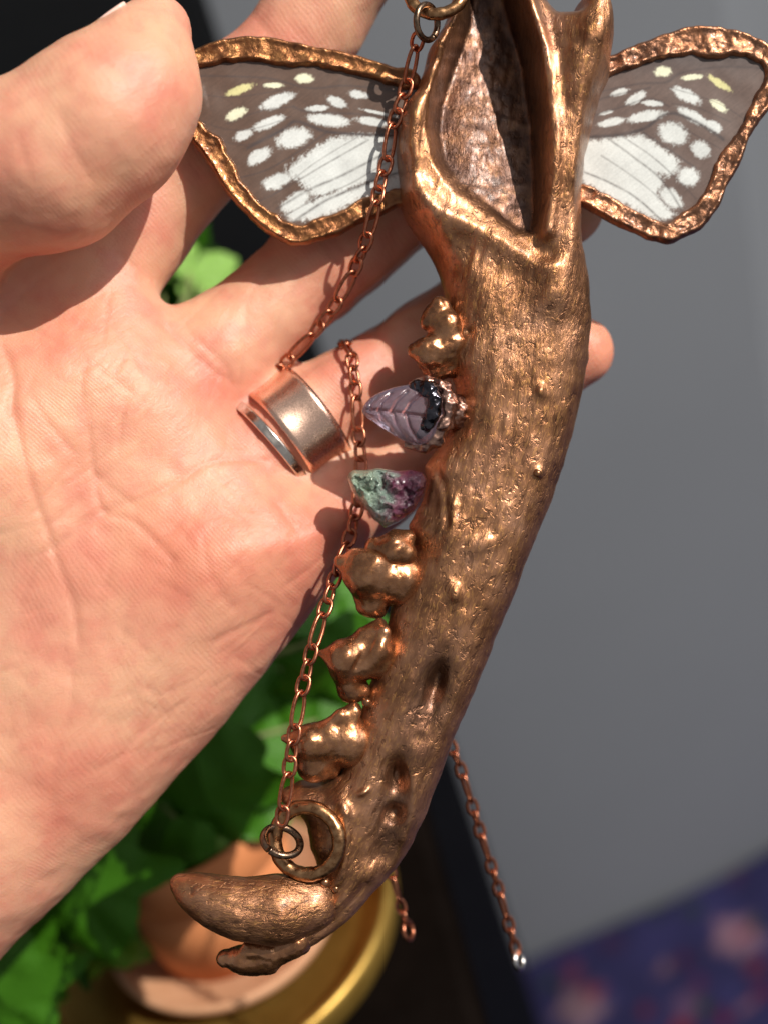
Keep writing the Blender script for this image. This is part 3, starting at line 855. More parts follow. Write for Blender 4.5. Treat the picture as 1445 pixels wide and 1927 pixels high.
def build_jaw():
    h = 0.36
    f = Field((0.0, -72, -12), (38.5, 95, 16), h) if False else Field((-19, -72, -14), (38.5, 96, 15), h)
    X, Y = np.meshgrid(f.ax[0], f.ax[1], indexing='ij')
    out = [(835, 41), (804, 87), (799, 121), (783, 163), (759, 194), (748, 225), (745, 287), (752, 332), (752, 374), (769, 412), (800, 453), (821, 491), (835, 540),
           (842, 575), (848, 620), (842, 690), (858, 725), (852, 800), (815, 850), (800, 880), (803, 910), (792, 950), (768, 990), (778, 1030), (760, 1080),
           (737, 1140), (728, 1190), (702, 1270), (682, 1330), (658, 1400), (640, 1450), (606, 1476), (565, 1472), (530, 1490), (528, 1512), (560, 1532), (578, 1560), (582, 1600),
           (600, 1640), (600, 1670), (575, 1710), (545, 1750), (520, 1788), (552, 1793), (588, 1783), (633, 1755), (673, 1719), (705, 1683), (745, 1638), (777, 1589), (808, 1521),
           (835, 1449), (857, 1390), (886, 1324), (919, 1241), (948, 1170), (978, 1095), (1007, 1021), (1036, 950), (1053, 899), (1069, 849), (1082, 799), (1098, 732),
           (1109, 666), (1114, 604), (1113, 530), (1105, 491), (1097, 432), (1097, 363), (1104, 294), (1115, 242), (1132, 180), (1150, 138), (1158, 69), (1153, 35),
           (1140, -6), (1102, -12), (1083, 8), (1077, 30), (1052, 22), (1035, 0), (1028, -40), (1000, -140), (900, -170), (862, -80), (850, 0)]
    d = poly_sdf(X, Y, pxpoly(out))
    PX = CX + X * SC; PY = CY - Y * SC
    low = smooth(430, 600, PY)
    # shape of the cross-section
    r = 3.2 - 1.0 * smooth(120, 40, PY) * smooth(1040, 1080, PX) + 3.9 * low - 1.6 * smooth(1330, 1560, PY)
    w0 = -5.5 + 3.5 * low
    tfr = 10.0 - 2.6 * low - 1.2 * smooth(1250, 1650, PY)
    tbk = 3.0 + 2.5 * low
    def line(pts, sig, amp):
        dd, _, _ = seg_dist(X, Y, pxpoly([tuple(p) for p in catmull([np.array(p, float) for p in pts], 5)])); return amp * np.exp(-(dd / sig) ** 2)
    def pit(px, py, rx, ry, amp, ang=0):
        ca, sa = math.cos(math.radians(ang)), math.sin(math.radians(ang))
        dx, dy = PX - px, -(PY - py); a = (dx * ca + dy * sa) / rx; b = (-dx * sa + dy * ca) / ry
        return amp * np.exp(-(a * a + b * b) ** 1.3)
    relief = np.zeros_like(X)
    # muscle hollow between the front rim and the strong bar on the right
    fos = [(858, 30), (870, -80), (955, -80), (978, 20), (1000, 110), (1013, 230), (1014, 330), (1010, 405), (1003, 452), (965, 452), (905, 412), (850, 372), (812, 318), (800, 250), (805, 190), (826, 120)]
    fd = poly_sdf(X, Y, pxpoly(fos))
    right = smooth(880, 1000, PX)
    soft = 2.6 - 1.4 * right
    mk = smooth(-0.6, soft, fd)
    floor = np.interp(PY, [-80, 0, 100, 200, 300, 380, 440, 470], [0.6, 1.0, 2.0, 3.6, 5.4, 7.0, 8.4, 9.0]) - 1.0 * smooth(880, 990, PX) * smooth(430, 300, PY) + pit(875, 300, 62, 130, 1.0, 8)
    floor = np.clip(floor, 0.6, 9)
    relief += line([(835, 55), (802, 125), (768, 210), (765, 300), (775, 365), (830, 415), (900, 448), (960, 482), (1015, 512)], 1.9, 1.2)
    relief += line([(1120, 25), (1100, 130), (1075, 260), (1065, 380), (1060, 470), (1040, 560)], 3.4, 2.2)
    relief += line([(985, 20), (1012, 120), (1028, 240), (1028, 350), (1020, 450)], 1.4, 2.6)
    relief += pit(1118, 75, 34, 55, 2.0) + pit(1112, 22, 30, 24, 1.0) - pit(1150, 112, 10, 22, 0.8) + pit(1072, 120, 52, 85, 2.6) + pit(1062, 260, 34, 120, 1.2)
    relief -= pit(845, 500, 60, 35, 1.2, 50)
    relief -= pit(1012, 495, 25, 16, 0.7)
    # front of the body: nerve openings, groove, little nodules
    relief -= pit(812, 1300, 34, 82, 1.5, -14) + pit(820, 1280, 15, 36, 2.2, -14)
    relief -= line([(745, 1440), (738, 1520), (722, 1600)], 2.3, 1.9) + pit(748, 1455, 16, 22, 2.2) + pit(742, 1525, 17, 16, 1.7)
    relief += line([(765, 1440), (778, 1500), (760, 1570)], 1.0, 0.7)
    relief += pit(852, 1113, 12, 20, 1.0, 10) + pit(900, 1025, 24, 16, 0.5, 30) + pit(1009, 890, 9, 9, 0.9) + pit(1008, 742, 9, 12, 0.8) + pit(683, 1480, 14, 5, 0.9, 30) + pit(655, 1512, 7, 20, 0.7, 25)
    relief -= pit(880, 628, 7, 5, 1.2)
    relief += line([(800, 905), (830, 925), (845, 990), (825, 1040)], 1.3, 0.7) - line([(815, 870), (835, 925), (838, 990)], 0.55, 0.7)
    relief += line([(730, 998), (768, 978), (800, 945), (806, 900), (780, 882)], 0.8, 1.3)
    relief -= line([(836, 660), (862, 720), (856, 790), (822, 845)], 0.8, 1.6)
    relief += line([(642, 1500), (655, 1560), (640, 1640), (600, 1668)], 0.7, 0.8) - line([(606, 1648), (610, 1690), (604, 1730)], 0.5, 0.9)
    relief += line([(700, 1690), (640, 1740), (580, 1775)], 0.9, 0.7) - line([(690, 1660), (620, 1730), (560, 1770)], 0.9, 0.7)
    stain_shade = pit(806, 1300, 46, 100, 0.85, -14) + pit(738, 1520, 36, 95, 0.85, -8) + pit(612, 1500, 40, 22, 0.6) + pit(845, 770, 18, 70, 0.6)  # patina around the openings, plus shade painted into pits and groove
    tot = tfr + relief
    tot = tot * (1 - mk) + (floor + 0.3 * relief) * mk
    # grain of the plating: long furrows that follow the bone, bubbles here and there
    sd, ss, sg = seg_dist(X, Y, SPINE); tt = sd * sg
    z0 = np.zeros_like(X)
    tot += 0.13 * fbm(np.stack([ss * 0.16, tt * 1.4, z0], -1), 3) * (1 - 0.75 * mk) + 0.10 * fbm(np.stack([ss * 0.55, tt * 1.5, z0 + 9], -1), 2)
    tot += 0.13 * fbm(np.stack([ss * 0.09, tt * 0.12, z0 + 3], -1), 3) + 0.06 * fbm(np.stack([X * 1.4, Y * 1.4, z0 + 5], -1), 2) * mk
    for _ in range(260):
        x, y = random.uniform(560, 1120), random.uniform(80, 1760); rr = random.uniform(0.28, 0.6)
        c = vp(x, y, 0); i0 = int((c[0] - f.lo[0]) / h); j0 = int((c[1] - f.lo[1]) / h)
        s = (slice(max(i0 - 6, 0), i0 + 7), slice(max(j0 - 6, 0), j0 + 7))
        tot[s] += random.choice([0.2, 0.35, 0.35, 0.6, -0.3]) * rr * np.exp(-((X[s] - c[0]) ** 2 + (Y[s] - c[1]) ** 2) / (rr * rr))
    edge = 0.14 * fbm(np.stack([X * 0.5, Y * 0.5, z0 + 2], -1), 2)
    rim = np.clip(r - (d + edge), 0, None)[..., None]
    W = f.ax[2][None, None, :] - w0[..., None]
    T = np.where(W > 0, np.maximum(tot, 0.5)[..., None], tbk[..., None])
    f.F[:] = (np.sqrt(rim ** 2 + (W * (r[..., None] / T)) ** 2) - r[..., None]).astype(np.float32)
    v, Q = f.mesh(1)
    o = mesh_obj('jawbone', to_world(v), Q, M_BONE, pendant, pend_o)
    ix = np.clip(((v[:, 0] - f.lo[0]) / h).round().astype(int), 0, X.shape[0] - 1); iy = np.clip(((v[:, 1] - f.lo[1]) / h).round().astype(int), 0, X.shape[1] - 1)
    a = o.data.attributes.new('patina_shade', 'FLOAT', 'POINT'); a.data.foreach_set('value', (np.clip(mk + stain_shade, 0, 1)[ix, iy] * (v[:, 2] > w0[ix, iy])).astype(np.float32))  # hollow mask colours its patina and painted shade, front side only
    grain(o, v); return o
jaw = build_jaw()

def blob(name, chains, h=0.30, k=1.4, noise=0.16, mat=M_TOOTH, parent=pendant, subs=(), nf=0.6):
    P = np.array([vp(*p[:3]) for c in chains for p in c]); R = max(p[3] for c in chains for p in c) + 1.6
    f = Field(P.min(0) - R, P.max(0) + R, h)
    for c in chains: f.chain(c if len(c) > 1 else [c[0], c[0]], k)
    for c in subs:
        for p, q in zip(c[:-1], c[1:]): f.cone(vp(*p[:3]), vp(*q[:3]), p[3], q[3], 0.5, True)
    v, Q = f.mesh(1); n = vnormals(v, Q)
    v = v + n * (noise * fbm(v * nf + 3.3, 3))[:, None]
    return mesh_obj(name, to_world(v), Q, mat, parent, pend_o)

blob('molar', [[(828, 578, 1.5, 1.7), (812, 592, 1.5, 1.5)], [(806, 606, 1.5, 1.3), (838, 612, 1.5, 2.4), (850, 640, 1, 2.6)], [(782, 660, 2, 1.3), (808, 662, 1.8, 2.5), (838, 660, 1, 2.8)], [(798, 688, 0, 1.0), (820, 698, 0.5, 1.5), (846, 690, 0, 2)]], k=1.0, noise=0.2)
blob('carnassial_tooth', [[(642, 1056, 2.2, 1.1), (690, 1078, 2.4, 3.3), (748, 1088, 0.5, 4.4)], [(690, 1085, 2, 3.0), (698, 1135, 1.0, 2.0), (712, 1150, 0, 1.2)], [(668, 1045, 3.2, 1.0), (708, 1058, 4.2, 1.3)]], k=1.6, noise=0.10, subs=([(748, 1090, 6.0, 0.7), (725, 1140, 4.5, 0.6)],))
blob('carnassial_cusp', [[(706, 1030, 2.4, 1.7), (740, 1034, 3.0, 2.5), (762, 1042, 3.0, 1.9)], [(752, 1018, 2.6, 2.0), (766, 1012, 2.4, 1.3)]], k=0.9, noise=0.12)
blob('premolar', [[(603, 1229, 2.4, 0.55), (650, 1238, 2.8, 2.9), (706, 1232, 0.5, 4.0)], [(690, 1200, 2.2, 1.9), (715, 1176, 1.6, 1.2)], [(650, 1265, 2, 2.2), (660, 1300, 1.2, 1.7), (682, 1300, 0.5, 1.4)], [(722, 1190, 3.3, 1.2), (712, 1225, 3.8, 1.2), (682, 1262, 3.2, 1.0)]], k=1.3, noise=0.1, subs=([(700, 1205, 5.0, 0.4), (672, 1255, 5.2, 0.5)],))
blob('premolar', [[(536, 1389, 1.6, 0.6), (585, 1395, 2.4, 2.6), (655, 1396, 0.5, 4.2)], [(622, 1372, 2.6, 1.6), (664, 1332, 2.0, 1.0)], [(585, 1405, 2, 2.6), (592, 1440, 1.2, 2.5), (622, 1448, 0.5, 1.6)], [(668, 1340, 2.4, 0.9), (652, 1385, 3.0, 0.9), (625, 1412, 3.2, 0.9)], [(640, 1345, 3.2, 0.9)]], k=1.2, noise=0.1, subs=([(630, 1405, 5.2, 0.5), (628, 1455, 3.5, 0.6)],))
can = blob('canine_tooth', [[(336, 1662, 2.5, 1.15), (362, 1676, 2.8, 2.3), (405, 1696, 3.2, 3.5), (455, 1711, 3.4, 4.2), (520, 1712, 3.0, 4.8), (585, 1700, 1.5, 4.4)]], k=2.5, noise=0.07, subs=([(322, 1672, 5.2, 0.35), (360, 1680, 5.9, 0.3)], [(385, 1688, 7.3, 0.35), (450, 1712, 8.2, 0.3), (520, 1722, 8.6, 0.3)]))
cv = np.empty(len(can.data.vertices) * 3, np.float32); can.data.vertices.foreach_get('co', cv)
cv = (cv.reshape(-1, 3) @ RM) * 1000.0
set_vec(can, np.stack([cv[:, 0] * 0.97 - cv[:, 1] * 0.2, cv[:, 1], cv[:, 2]], 1), 'grain'); can.data.materials[0] = M_BONE
blob('incisor', [[(425, 1803, 0.5, 1.4), (455, 1806, 0.8, 2.0), (505, 1806, 0.3, 2.2)], [(470, 1786, 1.8, 1.5), (505, 1790, 1.6, 1.7)], [(455, 1825, -0.5, 1.0), (498, 1824, -0.8, 1.1)], [(508, 1795, 0.5, 2.2), (555, 1768, 0.5, 2.8)]], k=0.8, noise=0.2)

for i, (x, y, w, r) in enumerate([(690, 1322, 2.6, 0.8), (1010, 890, 4.9, 0.7), (612, 1660, 3.2, 0.9), (632, 1672, 3.1, 0.7)]):
    blob('nodule', [[(x, y, w, r), (x + 6, y + 5, w - 0.4, r * 0.7)]], 0.2, 0.6, 0.1, M_TOOTH)
# ------------------------------------------------------------------ loops
def torus_obj(name, cen, nrm, R, r, mat, parent, origin, gap=0.0, lump=0.0, seg=72, sq=1.0, ang0=0.0):
    nrm = np.asarray(nrm, float); nrm /= np.linalg.norm(nrm)
    a = np.cross(nrm, [0.2, 0.9, 0.1]); a /= np.linalg.norm(a); b = np.cross(nrm, a)
    pts = []; rads = []
    n = seg if gap == 0 else seg + 1
    for i in range(n):
        q = ang0 + gap / 2 + (2 * math.pi - gap) * i / seg
        pts.append(np.asarray(cen) + R * (math.cos(q) * a + sq * math.sin(q) * b))
        rads.append(r * (1 + lump * (0.5 * math.sin(7 * q + 1) + 0.5 * math.sin(17 * q) + 0.3 * math.sin(31 * q + 2))))
    v, Q = tube_pts(pts, rads, 14, gap == 0)
    F = [list(x) for x in Q]
    if gap:
        F.append(list(range(14))); F.append([len(v) - 14 + k for k in reversed(range(14))])
    return mesh_obj(name, to_world(v), F, mat, parent, origin)
torus_obj('lower_loop', vp(578, 1582, 3.8), (-0.22, 0.05, 0.95), 5.15, 1.15, M_LOOP, pendant, pend_o, lump=0.06)
torus_obj('upper_loop', vp(822, -18, 4.4), (-0.10, 0.30, 0.95), 4.3, 0.95, M_LOOP, pendant, pend_o, lump=0.06)

# ------------------------------------------------------------------ wings
def cr(ox, oy, s): return lambda pts: [(ox + x / s, oy + y / s) for x, y in pts]
L_OUT = [(366, 99), (401, 83), (447, 74), (486, 71), (538, 77), (599, 90), (645, 96), (690, 108), (736, 123), (790, 140), (800, 250), (790, 370), (754, 388), (690, 415), (629, 446), (584, 460), (553, 463), (523, 452),
         (486, 428), (456, 397), (431, 370), (407, 330), (377, 288), (352, 254), (333, 215), (328, 160), (342, 115)]
L_IN = [(364, 137), (416, 126), (462, 122), (507, 125), (553, 128), (614, 132), (675, 144), (736, 163), (800, 185), (800, 345), (754, 352), (705, 364), (669, 379), (641, 397), (602, 409), (559, 421), (523, 403), (486, 376), (459, 345),
        (447, 315), (428, 281), (416, 260), (380, 233), (358, 211), (348, 170)]
R_OUT = [(1120, 120), (1161, 98), (1194, 85), (1231, 70), (1269, 58), (1315, 51), (1353, 55), (1396, 65), (1433, 83), (1452, 110), (1456, 160), (1445, 202), (1428, 227), (1406, 262), (1388, 313), (1365, 356), (1348, 393), (1322, 429),
         (1297, 444), (1257, 459), (1224, 452), (1181, 434), (1130, 409), (1098, 388), (1060, 360), (1070, 200)]
R_IN = [(1100, 165), (1151, 143), (1181, 133), (1219, 121), (1257, 113), (1295, 109), (1345, 113), (1383, 109), (1408, 116), (1428, 131), (1432, 149), (1416, 184), (1398, 222), (1365, 275), (1343, 310), (1333, 343), (1312, 373), (1287, 399),
        (1252, 416), (1221, 406), (1181, 388), (1143, 366), (1110, 348), (1075, 325), (1080, 220)]
L_SPOT = [(370, 402, 88, 26, 20, 1), (580, 370, 60, 17, 0, 2), (768, 325, 52, 32, 0, 2), (1095, 418, 60, 27, -8, 0), (965, 466, 62, 30, -22, 0), (600, 468, 104, 40, 24, 0),
          (350, 552, 64, 34, 28, 2), (548, 604, 104, 32, 25, 0), (392, 680, 56, 33, 20, 0), (845, 508, 62, 20, 5, 0), (915, 580, 125, 42, -7, 0), (1185, 585, 100, 27, -8, 0), (1240, 535, 115, 11, -12, 0),
          (702, 692, 104, 62, 15, 0), (492, 810, 80, 42, 32, 0), (600, 962, 88, 46, 22, 0), (712, 1085, 100, 50, 35, 0), (740, 1150, 80, 42, 30, 0)]
L_WHITE = [[(660, 880), (720, 830), (850, 750), (930, 695), (1100, 672), (1480, 680), (1480, 900), (1150, 965), (1000, 1015), (880, 1050), (810, 1030), (740, 955), (680, 930)],
           [(690, 1185), (730, 1120), (900, 1040), (1100, 985), (1480, 860), (1480, 1060), (1200, 1032), (1080, 1080), (990, 1140), (860, 1185), (760, 1205)]]
L_VEIN = [([(1100, 680), (900, 800), (760, 900), (640, 1000), (560, 1060)], 5, 0.35), ([(1300, 760), (1000, 920), (800, 1010), (600, 1130)], 8, 0.5), ([(1300, 820), (1050, 970), (850, 1060), (640, 1180)], 5, 0.4), ([(60, 420), (300, 450), (520, 420), (700, 380)], 5, 0.35), ([(60, 560), (260, 640), (460, 640), (690, 560)], 5, 0.35), ([(200, 700), (420, 740), (600, 640)], 5, 0.35), ([(80, 320), (300, 320), (560, 330), (800, 385), (1040, 365), (1400, 400)], 7, 0.5), ([(1160, 700), (900, 850), (720, 960), (420, 1130)], 6, 0.45), ([(1400, 880), (1200, 950), (1000, 1030), (860, 1100), (700, 1210)], 9, 0.6),
          ([(1330, 670), (1100, 665), (900, 650), (720, 590), (640, 640), (420, 760)], 10, 0.8), ([(900, 660), (700, 800), (520, 900), (380, 940)], 6, 0.5), ([(700, 500), (500, 530), (300, 610)], 6, 0.4), ([(1400, 560), (1100, 540), (800, 530), (700, 500)], 8, 0.5)]
R_SPOT = [(655, 380, 62, 38, 0, 2), (865, 425, 78, 22, 5, 2), (1068, 470, 95, 28, -35, 1), (830, 560, 112, 48, -28, 0), (1065, 640, 70, 33, -35, 2), (335, 530, 68, 26, 15, 0), (455, 577, 78, 36, 30, 0), (580, 614, 78, 24, -5, 0), (240, 680, 55, 14, 15, 0),
          (530, 712, 132, 42, 10, 0), (280, 750, 92, 32, 12, 0), (878, 720, 118, 42, -30, 0), (1030, 797, 62, 44, -30, 0), (732, 842, 108, 82, -20, 0), (935, 960, 72, 62, -35, 0), (845, 1163, 78, 72, -20, 0), (718, 1318, 95, 62, -42, 0)]
R_WHITE = [[(60, 890), (300, 865), (480, 845), (560, 885), (700, 985), (775, 1050), (775, 1110), (700, 1155), (620, 1130), (655, 1190), (650, 1230), (605, 1280), (650, 1350), (760, 1448), (640, 1485), (560, 1455), (400, 1385), (250, 1295), (60, 1200)]]
R_VEIN = [([(360, 860), (560, 1000), (760, 1180), (900, 1330)], 6, 0.45), ([(200, 1000), (450, 1170), (640, 1330), (740, 1440)], 6, 0.35), ([(700, 500), (900, 560), (1100, 640), (1280, 760)], 6, 0.4), ([(720, 620), (900, 650), (1150, 760)], 6, 0.4), ([(700, 740), (900, 860), (1080, 960)], 6, 0.4), ([(260, 880), (420, 1000), (650, 1190), (800, 1420)], 8, 0.5), ([(60, 1115), (250, 1195), (450, 1310), (640, 1480)], 8, 0.55), ([(100, 860), (350, 845), (520, 800), (700, 690), (900, 760), (1100, 890)], 14, 0.85), ([(200, 520), (480, 470), (680, 460), (800, 390), (1100, 350), (1400, 370)], 10, 0.5),
          ([(150, 700), (350, 640), (560, 580), (700, 640)], 8, 0.5), ([(510, 830), (700, 960), (900, 1100)], 8, 0.6), ([(100, 610), (260, 560), (560, 500)], 9, 0.5)]

def wing(side):
    s = 3.284 if side == 'L' else 3.96; ox, oy = (340, 50) if side == 'L' else (1080, 40)
    OUT, IN, SPOT, WHITE, VEIN = (L_OUT, L_IN, L_SPOT, L_WHITE, L_VEIN) if side == 'L' else (R_OUT, R_IN, R_SPOT, R_WHITE, R_VEIN)
    wp = (lambda x: -1.5 - 0.0045 * (x - 350)) if side == 'L' else (lambda x: -3.2 + 0.0040 * (x - 1100))
    w_mid = wp(560 if side == 'L' else 1270)
    to = cr(ox, oy, s)
    outp = pxpoly([tuple(p) for p in catmull([np.array(p, float) for p in OUT], 4, True)], w_mid)
    inp = pxpoly([tuple(p) for p in catmull([np.array(p, float) for p in IN], 4, True)], w_mid)
    P = np.array(outp); lo = P.min(0) - 1; hi = P.max(0) + 1
    root = bpy.data.objects.new('wing', None); COL.objects.link(root); root.parent = pendant
    root['label'] = 'brown butterfly wing with white and yellow spots in a rough copper frame'
    # frame
    f = Field((lo[0], lo[1], -3.2), (hi[0], hi[1], 3.2), 0.25)
    X, Y = np.meshgrid(f.ax[0], f.ax[1], indexing='ij'); z0 = np.zeros_like(X)
    wob = 0.28 * fbm(np.stack([X * 0.55, Y * 0.55, z0 + 4], -1), 3)
    do = poly_sdf(X, Y, outp) + 0.55 * wob; di = -poly_sdf(X, Y, inp) + wob
    d = np.minimum(do, di)
    ka = 0.5 if side == 'L' else 1.0
    ht = 1.25 + ka * 0.30 * fbm(np.stack([X * 0.45, Y * 0.45, z0], -1), 3) + ka * 0.15 * fbm(np.stack([X * 1.5, Y * 1.5, z0 + 8], -1), 2)
    # a raised bead along both edges
    ht = ht + 0.35 * np.exp(-((do - 0.5) / 0.45) ** 2) + 0.30 * np.exp(-((di - 0.45) / 0.4) ** 2)
    r = 0.8
    rim = np.clip(r - d, 0, None)[..., None]
    W = f.ax[2][None, None, :]
    T = np.where(W > 0, np.clip(ht, 0.5, 2.6)[..., None], 1.1)
    f.F[:] = np.sqrt(rim ** 2 + (W * r / T) ** 2) - r
    v, Q = f.mesh(1)
    ev = np.minimum(poly_sdf(v[:, 0], v[:, 1], outp), -poly_sdf(v[:, 0], v[:, 1], inp))
    pxv = CX + v[:, 0] * SC * DIST / (DIST - w_mid)
    edge = np.exp(-(np.maximum(ev, 0) / 0.5) ** 2) * (v[:, 2] > 0) * (0.5 + 0.6 * vnoise(v * 0.8))
    v[:, 2] += wp(pxv)
    o = mesh_obj('frame', to_world(v), Q, M_FRAME_L if side == 'L' else M_FRAME_R, root, pend_o)
    a = o.data.attributes.new('edge', 'FLOAT', 'POINT'); a.data.foreach_set('value', np.clip(edge, 0, 1).astype(np.float32))
    # membrane
    g = 0.14
    xs = np.arange(lo[0], hi[0], g); ys = np.arange(lo[1], hi[1], g)
    X, Y = np.meshgrid(xs, ys, indexing='ij')
    keep = (poly_sdf(X, Y, inp) > -1.2) & (poly_sdf(X, Y, outp) > 1.0)
    PX = CX + X * SC * DIST / (DIST - w_mid); PY = CY - Y * SC * DIST / (DIST - w_mid)
    cxx = (PX - ox) * s; cyy = (PY - oy) * s                       # tracing coordinates of this wing
    z0 = np.zeros_like(X)
    n1 = fbm(np.stack([X * 1.8, Y * 1.8, z0], -1), 3); n2 = vnoise(np.stack([X * 5, Y * 5, z0 + 4], -1))
    fibre = vnoise(np.stack([(X * 0.8 + Y * 0.6) * 0.35, (-X * 0.6 + Y * 0.8) * 4.0, z0], -1))
    brown = np.array(lin(92, 70, 58)); dark = np.array(lin(56, 49, 49)); white = np.array(lin(208, 211, 208)); yel = np.array(lin(212, 206, 148)); pale = np.array(lin(226, 226, 196))
    grad = smooth(60, 330, cyy) if side == 'L' else smooth(100, 500, cyy + 0.25 * (1100 - cxx) * 0)
    colr = dark[None, None] * (1 - grad[..., None]) + brown[None, None] * grad[..., None]
    if side == 'R': colr = colr * 0.9 + 0.1 * np.array(lin(150, 145, 150))
    colr = colr * (1 + 0.10 * fibre + 0.06 * n1)[..., None]
    cov = np.zeros_like(X)
    kind_col = np.empty(X.shape + (3,)); kind_col[:] = white
    for (x, y, rx, ry, an, kd) in SPOT:
        a_ = math.radians(an); dx, dy = cxx - x, -(cyy - y)
        q = np.hypot((dx * math.cos(a_) + dy * math.sin(a_)) / rx, (-dx * math.sin(a_) + dy * math.cos(a_)) / (ry * 0.92))
        m = smooth(1.26, 0.74, q + 0.13 * n1 + 0.16 * n2)
        if kd: kind_col = np.where((m > cov)[..., None], (yel if kd == 1 else pale), kind_col)
        cov = np.maximum(cov, m)
    for pol in WHITE:
        q = poly_sdf(cxx, cyy, [tuple(p) for p in pol])
        cov = np.maximum(cov, smooth(-24, 22, q + 14 * n1 + 16 * n2))
    colr = colr * (1 - cov[..., None]) + kind_col * (1 + 0.05 * fibre[..., None]) * cov[..., None]
    for pts, wdt, amt in VEIN:
        q, _, _ = seg_dist(cxx, cyy, [tuple(p) for p in catmull([np.array(p, float) for p in pts], 5)])
        m = np.clip(1.35 * amt * np.exp(-(q / wdt) ** 2) * (0.8 + 0.25 * n1), 0, 0.95)
        colr = colr * (1 - m[..., None]) + np.array(lin(66, 56, 55)) * m[..., None]
    rip = 0.10 * fbm(np.stack([X * 0.25, Y * 0.25, z0], -1), 2)
    wz = wp(PX)
    I = np.full(X.shape, -1); I[keep] = np.arange(keep.sum())
    ok = keep[:-1, :-1] & keep[1:, :-1] & keep[1:, 1:] & keep[:-1, 1:]
    Q = np.stack([I[:-1, :-1][ok], I[1:, :-1][ok], I[1:, 1:][ok], I[:-1, 1:][ok]], 1)
    n = keep.sum()
    vf = np.stack([X[keep], Y[keep], (wz + 0.45 + rip)[keep]], 1); vb_ = np.stack([X[keep], Y[keep], (wz - 0.45 + rip)[keep]], 1)
    o = mesh_obj('membrane', to_world(np.concatenate([vf, vb_])), np.concatenate([Q, Q[:, ::-1] + n]), M_WING, root, pend_o)
    cc = np.clip(colr[keep], 0, 1); set_color(o, np.concatenate([cc, cc]))
wing('L'); wing('R')

# ------------------------------------------------------------------ stones
def amethyst():
    out = [(681, 772), (688, 758), (702, 745), (730, 732), (769, 723), (800, 722), (828, 735), (838, 770), (830, 805), (812, 832), (785, 838), (760, 830), (730, 812), (704, 795), (688, 783)]
    pl = pxpoly([tuple(p) for p in catmull([np.array(p, float) for p in out], 4, True)], 4)
    P = np.array(pl); f = Field((P[:, 0].min() - 1, P[:, 1].min() - 1, -1), (P[:, 0].max() + 1, P[:, 1].max() + 1, 9), 0.16)
    X, Y = np.meshgrid(f.ax[0], f.ax[1], indexing='ij')
    d = poly_sdf(X, Y, pl); PX = CX + X * SC * DIST / (DIST - 4); PY = CY - Y * SC * DIST / (DIST - 4)
    t = 2.6 + 0 * X
    def groove(pts, amp, sig):
        dd, _, _ = seg_dist(PX, PY, [tuple(p) for p in pts]); return amp * np.exp(-(dd / sig) ** 2)
    t -= groove([(684, 772), (730, 776), (800, 786)], 0.55, 3.5)
    for a, b in (((712, 775), (735, 742)), ((735, 778), (765, 738)), ((760, 780), (792, 742)), ((715, 778), (735, 808)), ((740, 780), (762, 822)), ((765, 784), (785, 828)), ((696, 773), (712, 748))):
        m = ((a[0] + b[0]) / 2 - 5, (a[1] + b[1]) / 2)
        t -= groove([a, m, b], 0.55, 2.8)
    rim = np.clip(2.6 - d, 0, None)[..., None]; W = f.ax[2][None, None, :] - 3.6
    f.F[:] = np.sqrt(rim ** 2 + (W * 2.6 / np.where(W > 0, t[..., None], 2.2)) ** 2) - 2.6
    v, Q = f.mesh(1)
    t_ = NT('amethyst')
    c = t_.coord(1.0); nz = t_.noise(c, 0.35, 4, 0.6, 0.8)
    col = t_.ramp(nz, [(0.3, (0.52, 0.38, 0.50)), (0.55, (0.70, 0.58, 0.70)), (0.75, (0.92, 0.86, 0.95))])
    m = t_.set(Base_Color=col, Roughness=0.13, Transmission_Weight=0.88, IOR=1.54, Normal=t_.bump(t_.noise(c, 0.8, 4, 0.6, 0.5), 0.25, 0.5))
    root = mesh_obj('amethyst_leaf', to_world(v), Q, m, pendant, pend_o)
    root['label'] = 'pale purple carved leaf stone'
    M_DARK = mat_metal('blackened_solder', (0.10, 0.095, 0.11), 0.16, (0.03, 0.028, 0.034), 0.9, 0.5)
    o1 = blob('dark_solder', [[(782, 726, 5.2, 0.9), (806, 732, 5.8, 1.2), (818, 752, 6.2, 1.0), (814, 778, 6.2, 1.1), (804, 800, 5.8, 1.0), (792, 815, 5.2, 0.7)]], 0.2, 0.5, 0.2, M_DARK, root, nf=1.1)
    o2 = blob('bezel', [[(778, 722, 3.6, 0.8), (808, 718, 4.0, 0.9), (834, 730, 4.2, 1.1), (844, 758, 4.4, 1.3), (836, 795, 4.2, 1.3), (818, 826, 3.8, 1.2), (796, 842, 3.0, 0.9), (764, 834, 2.6, 0.6)],
                        [(832, 770, 2, 3), (850, 775, 1, 3)]], 0.22, 0.6, 0.32, mat_metal('pinkish_copper', (0.50, 0.30, 0.23), 0.34, (0.20, 0.11, 0.09), 0.8, 0.5), root, nf=0.9)
amethyst()

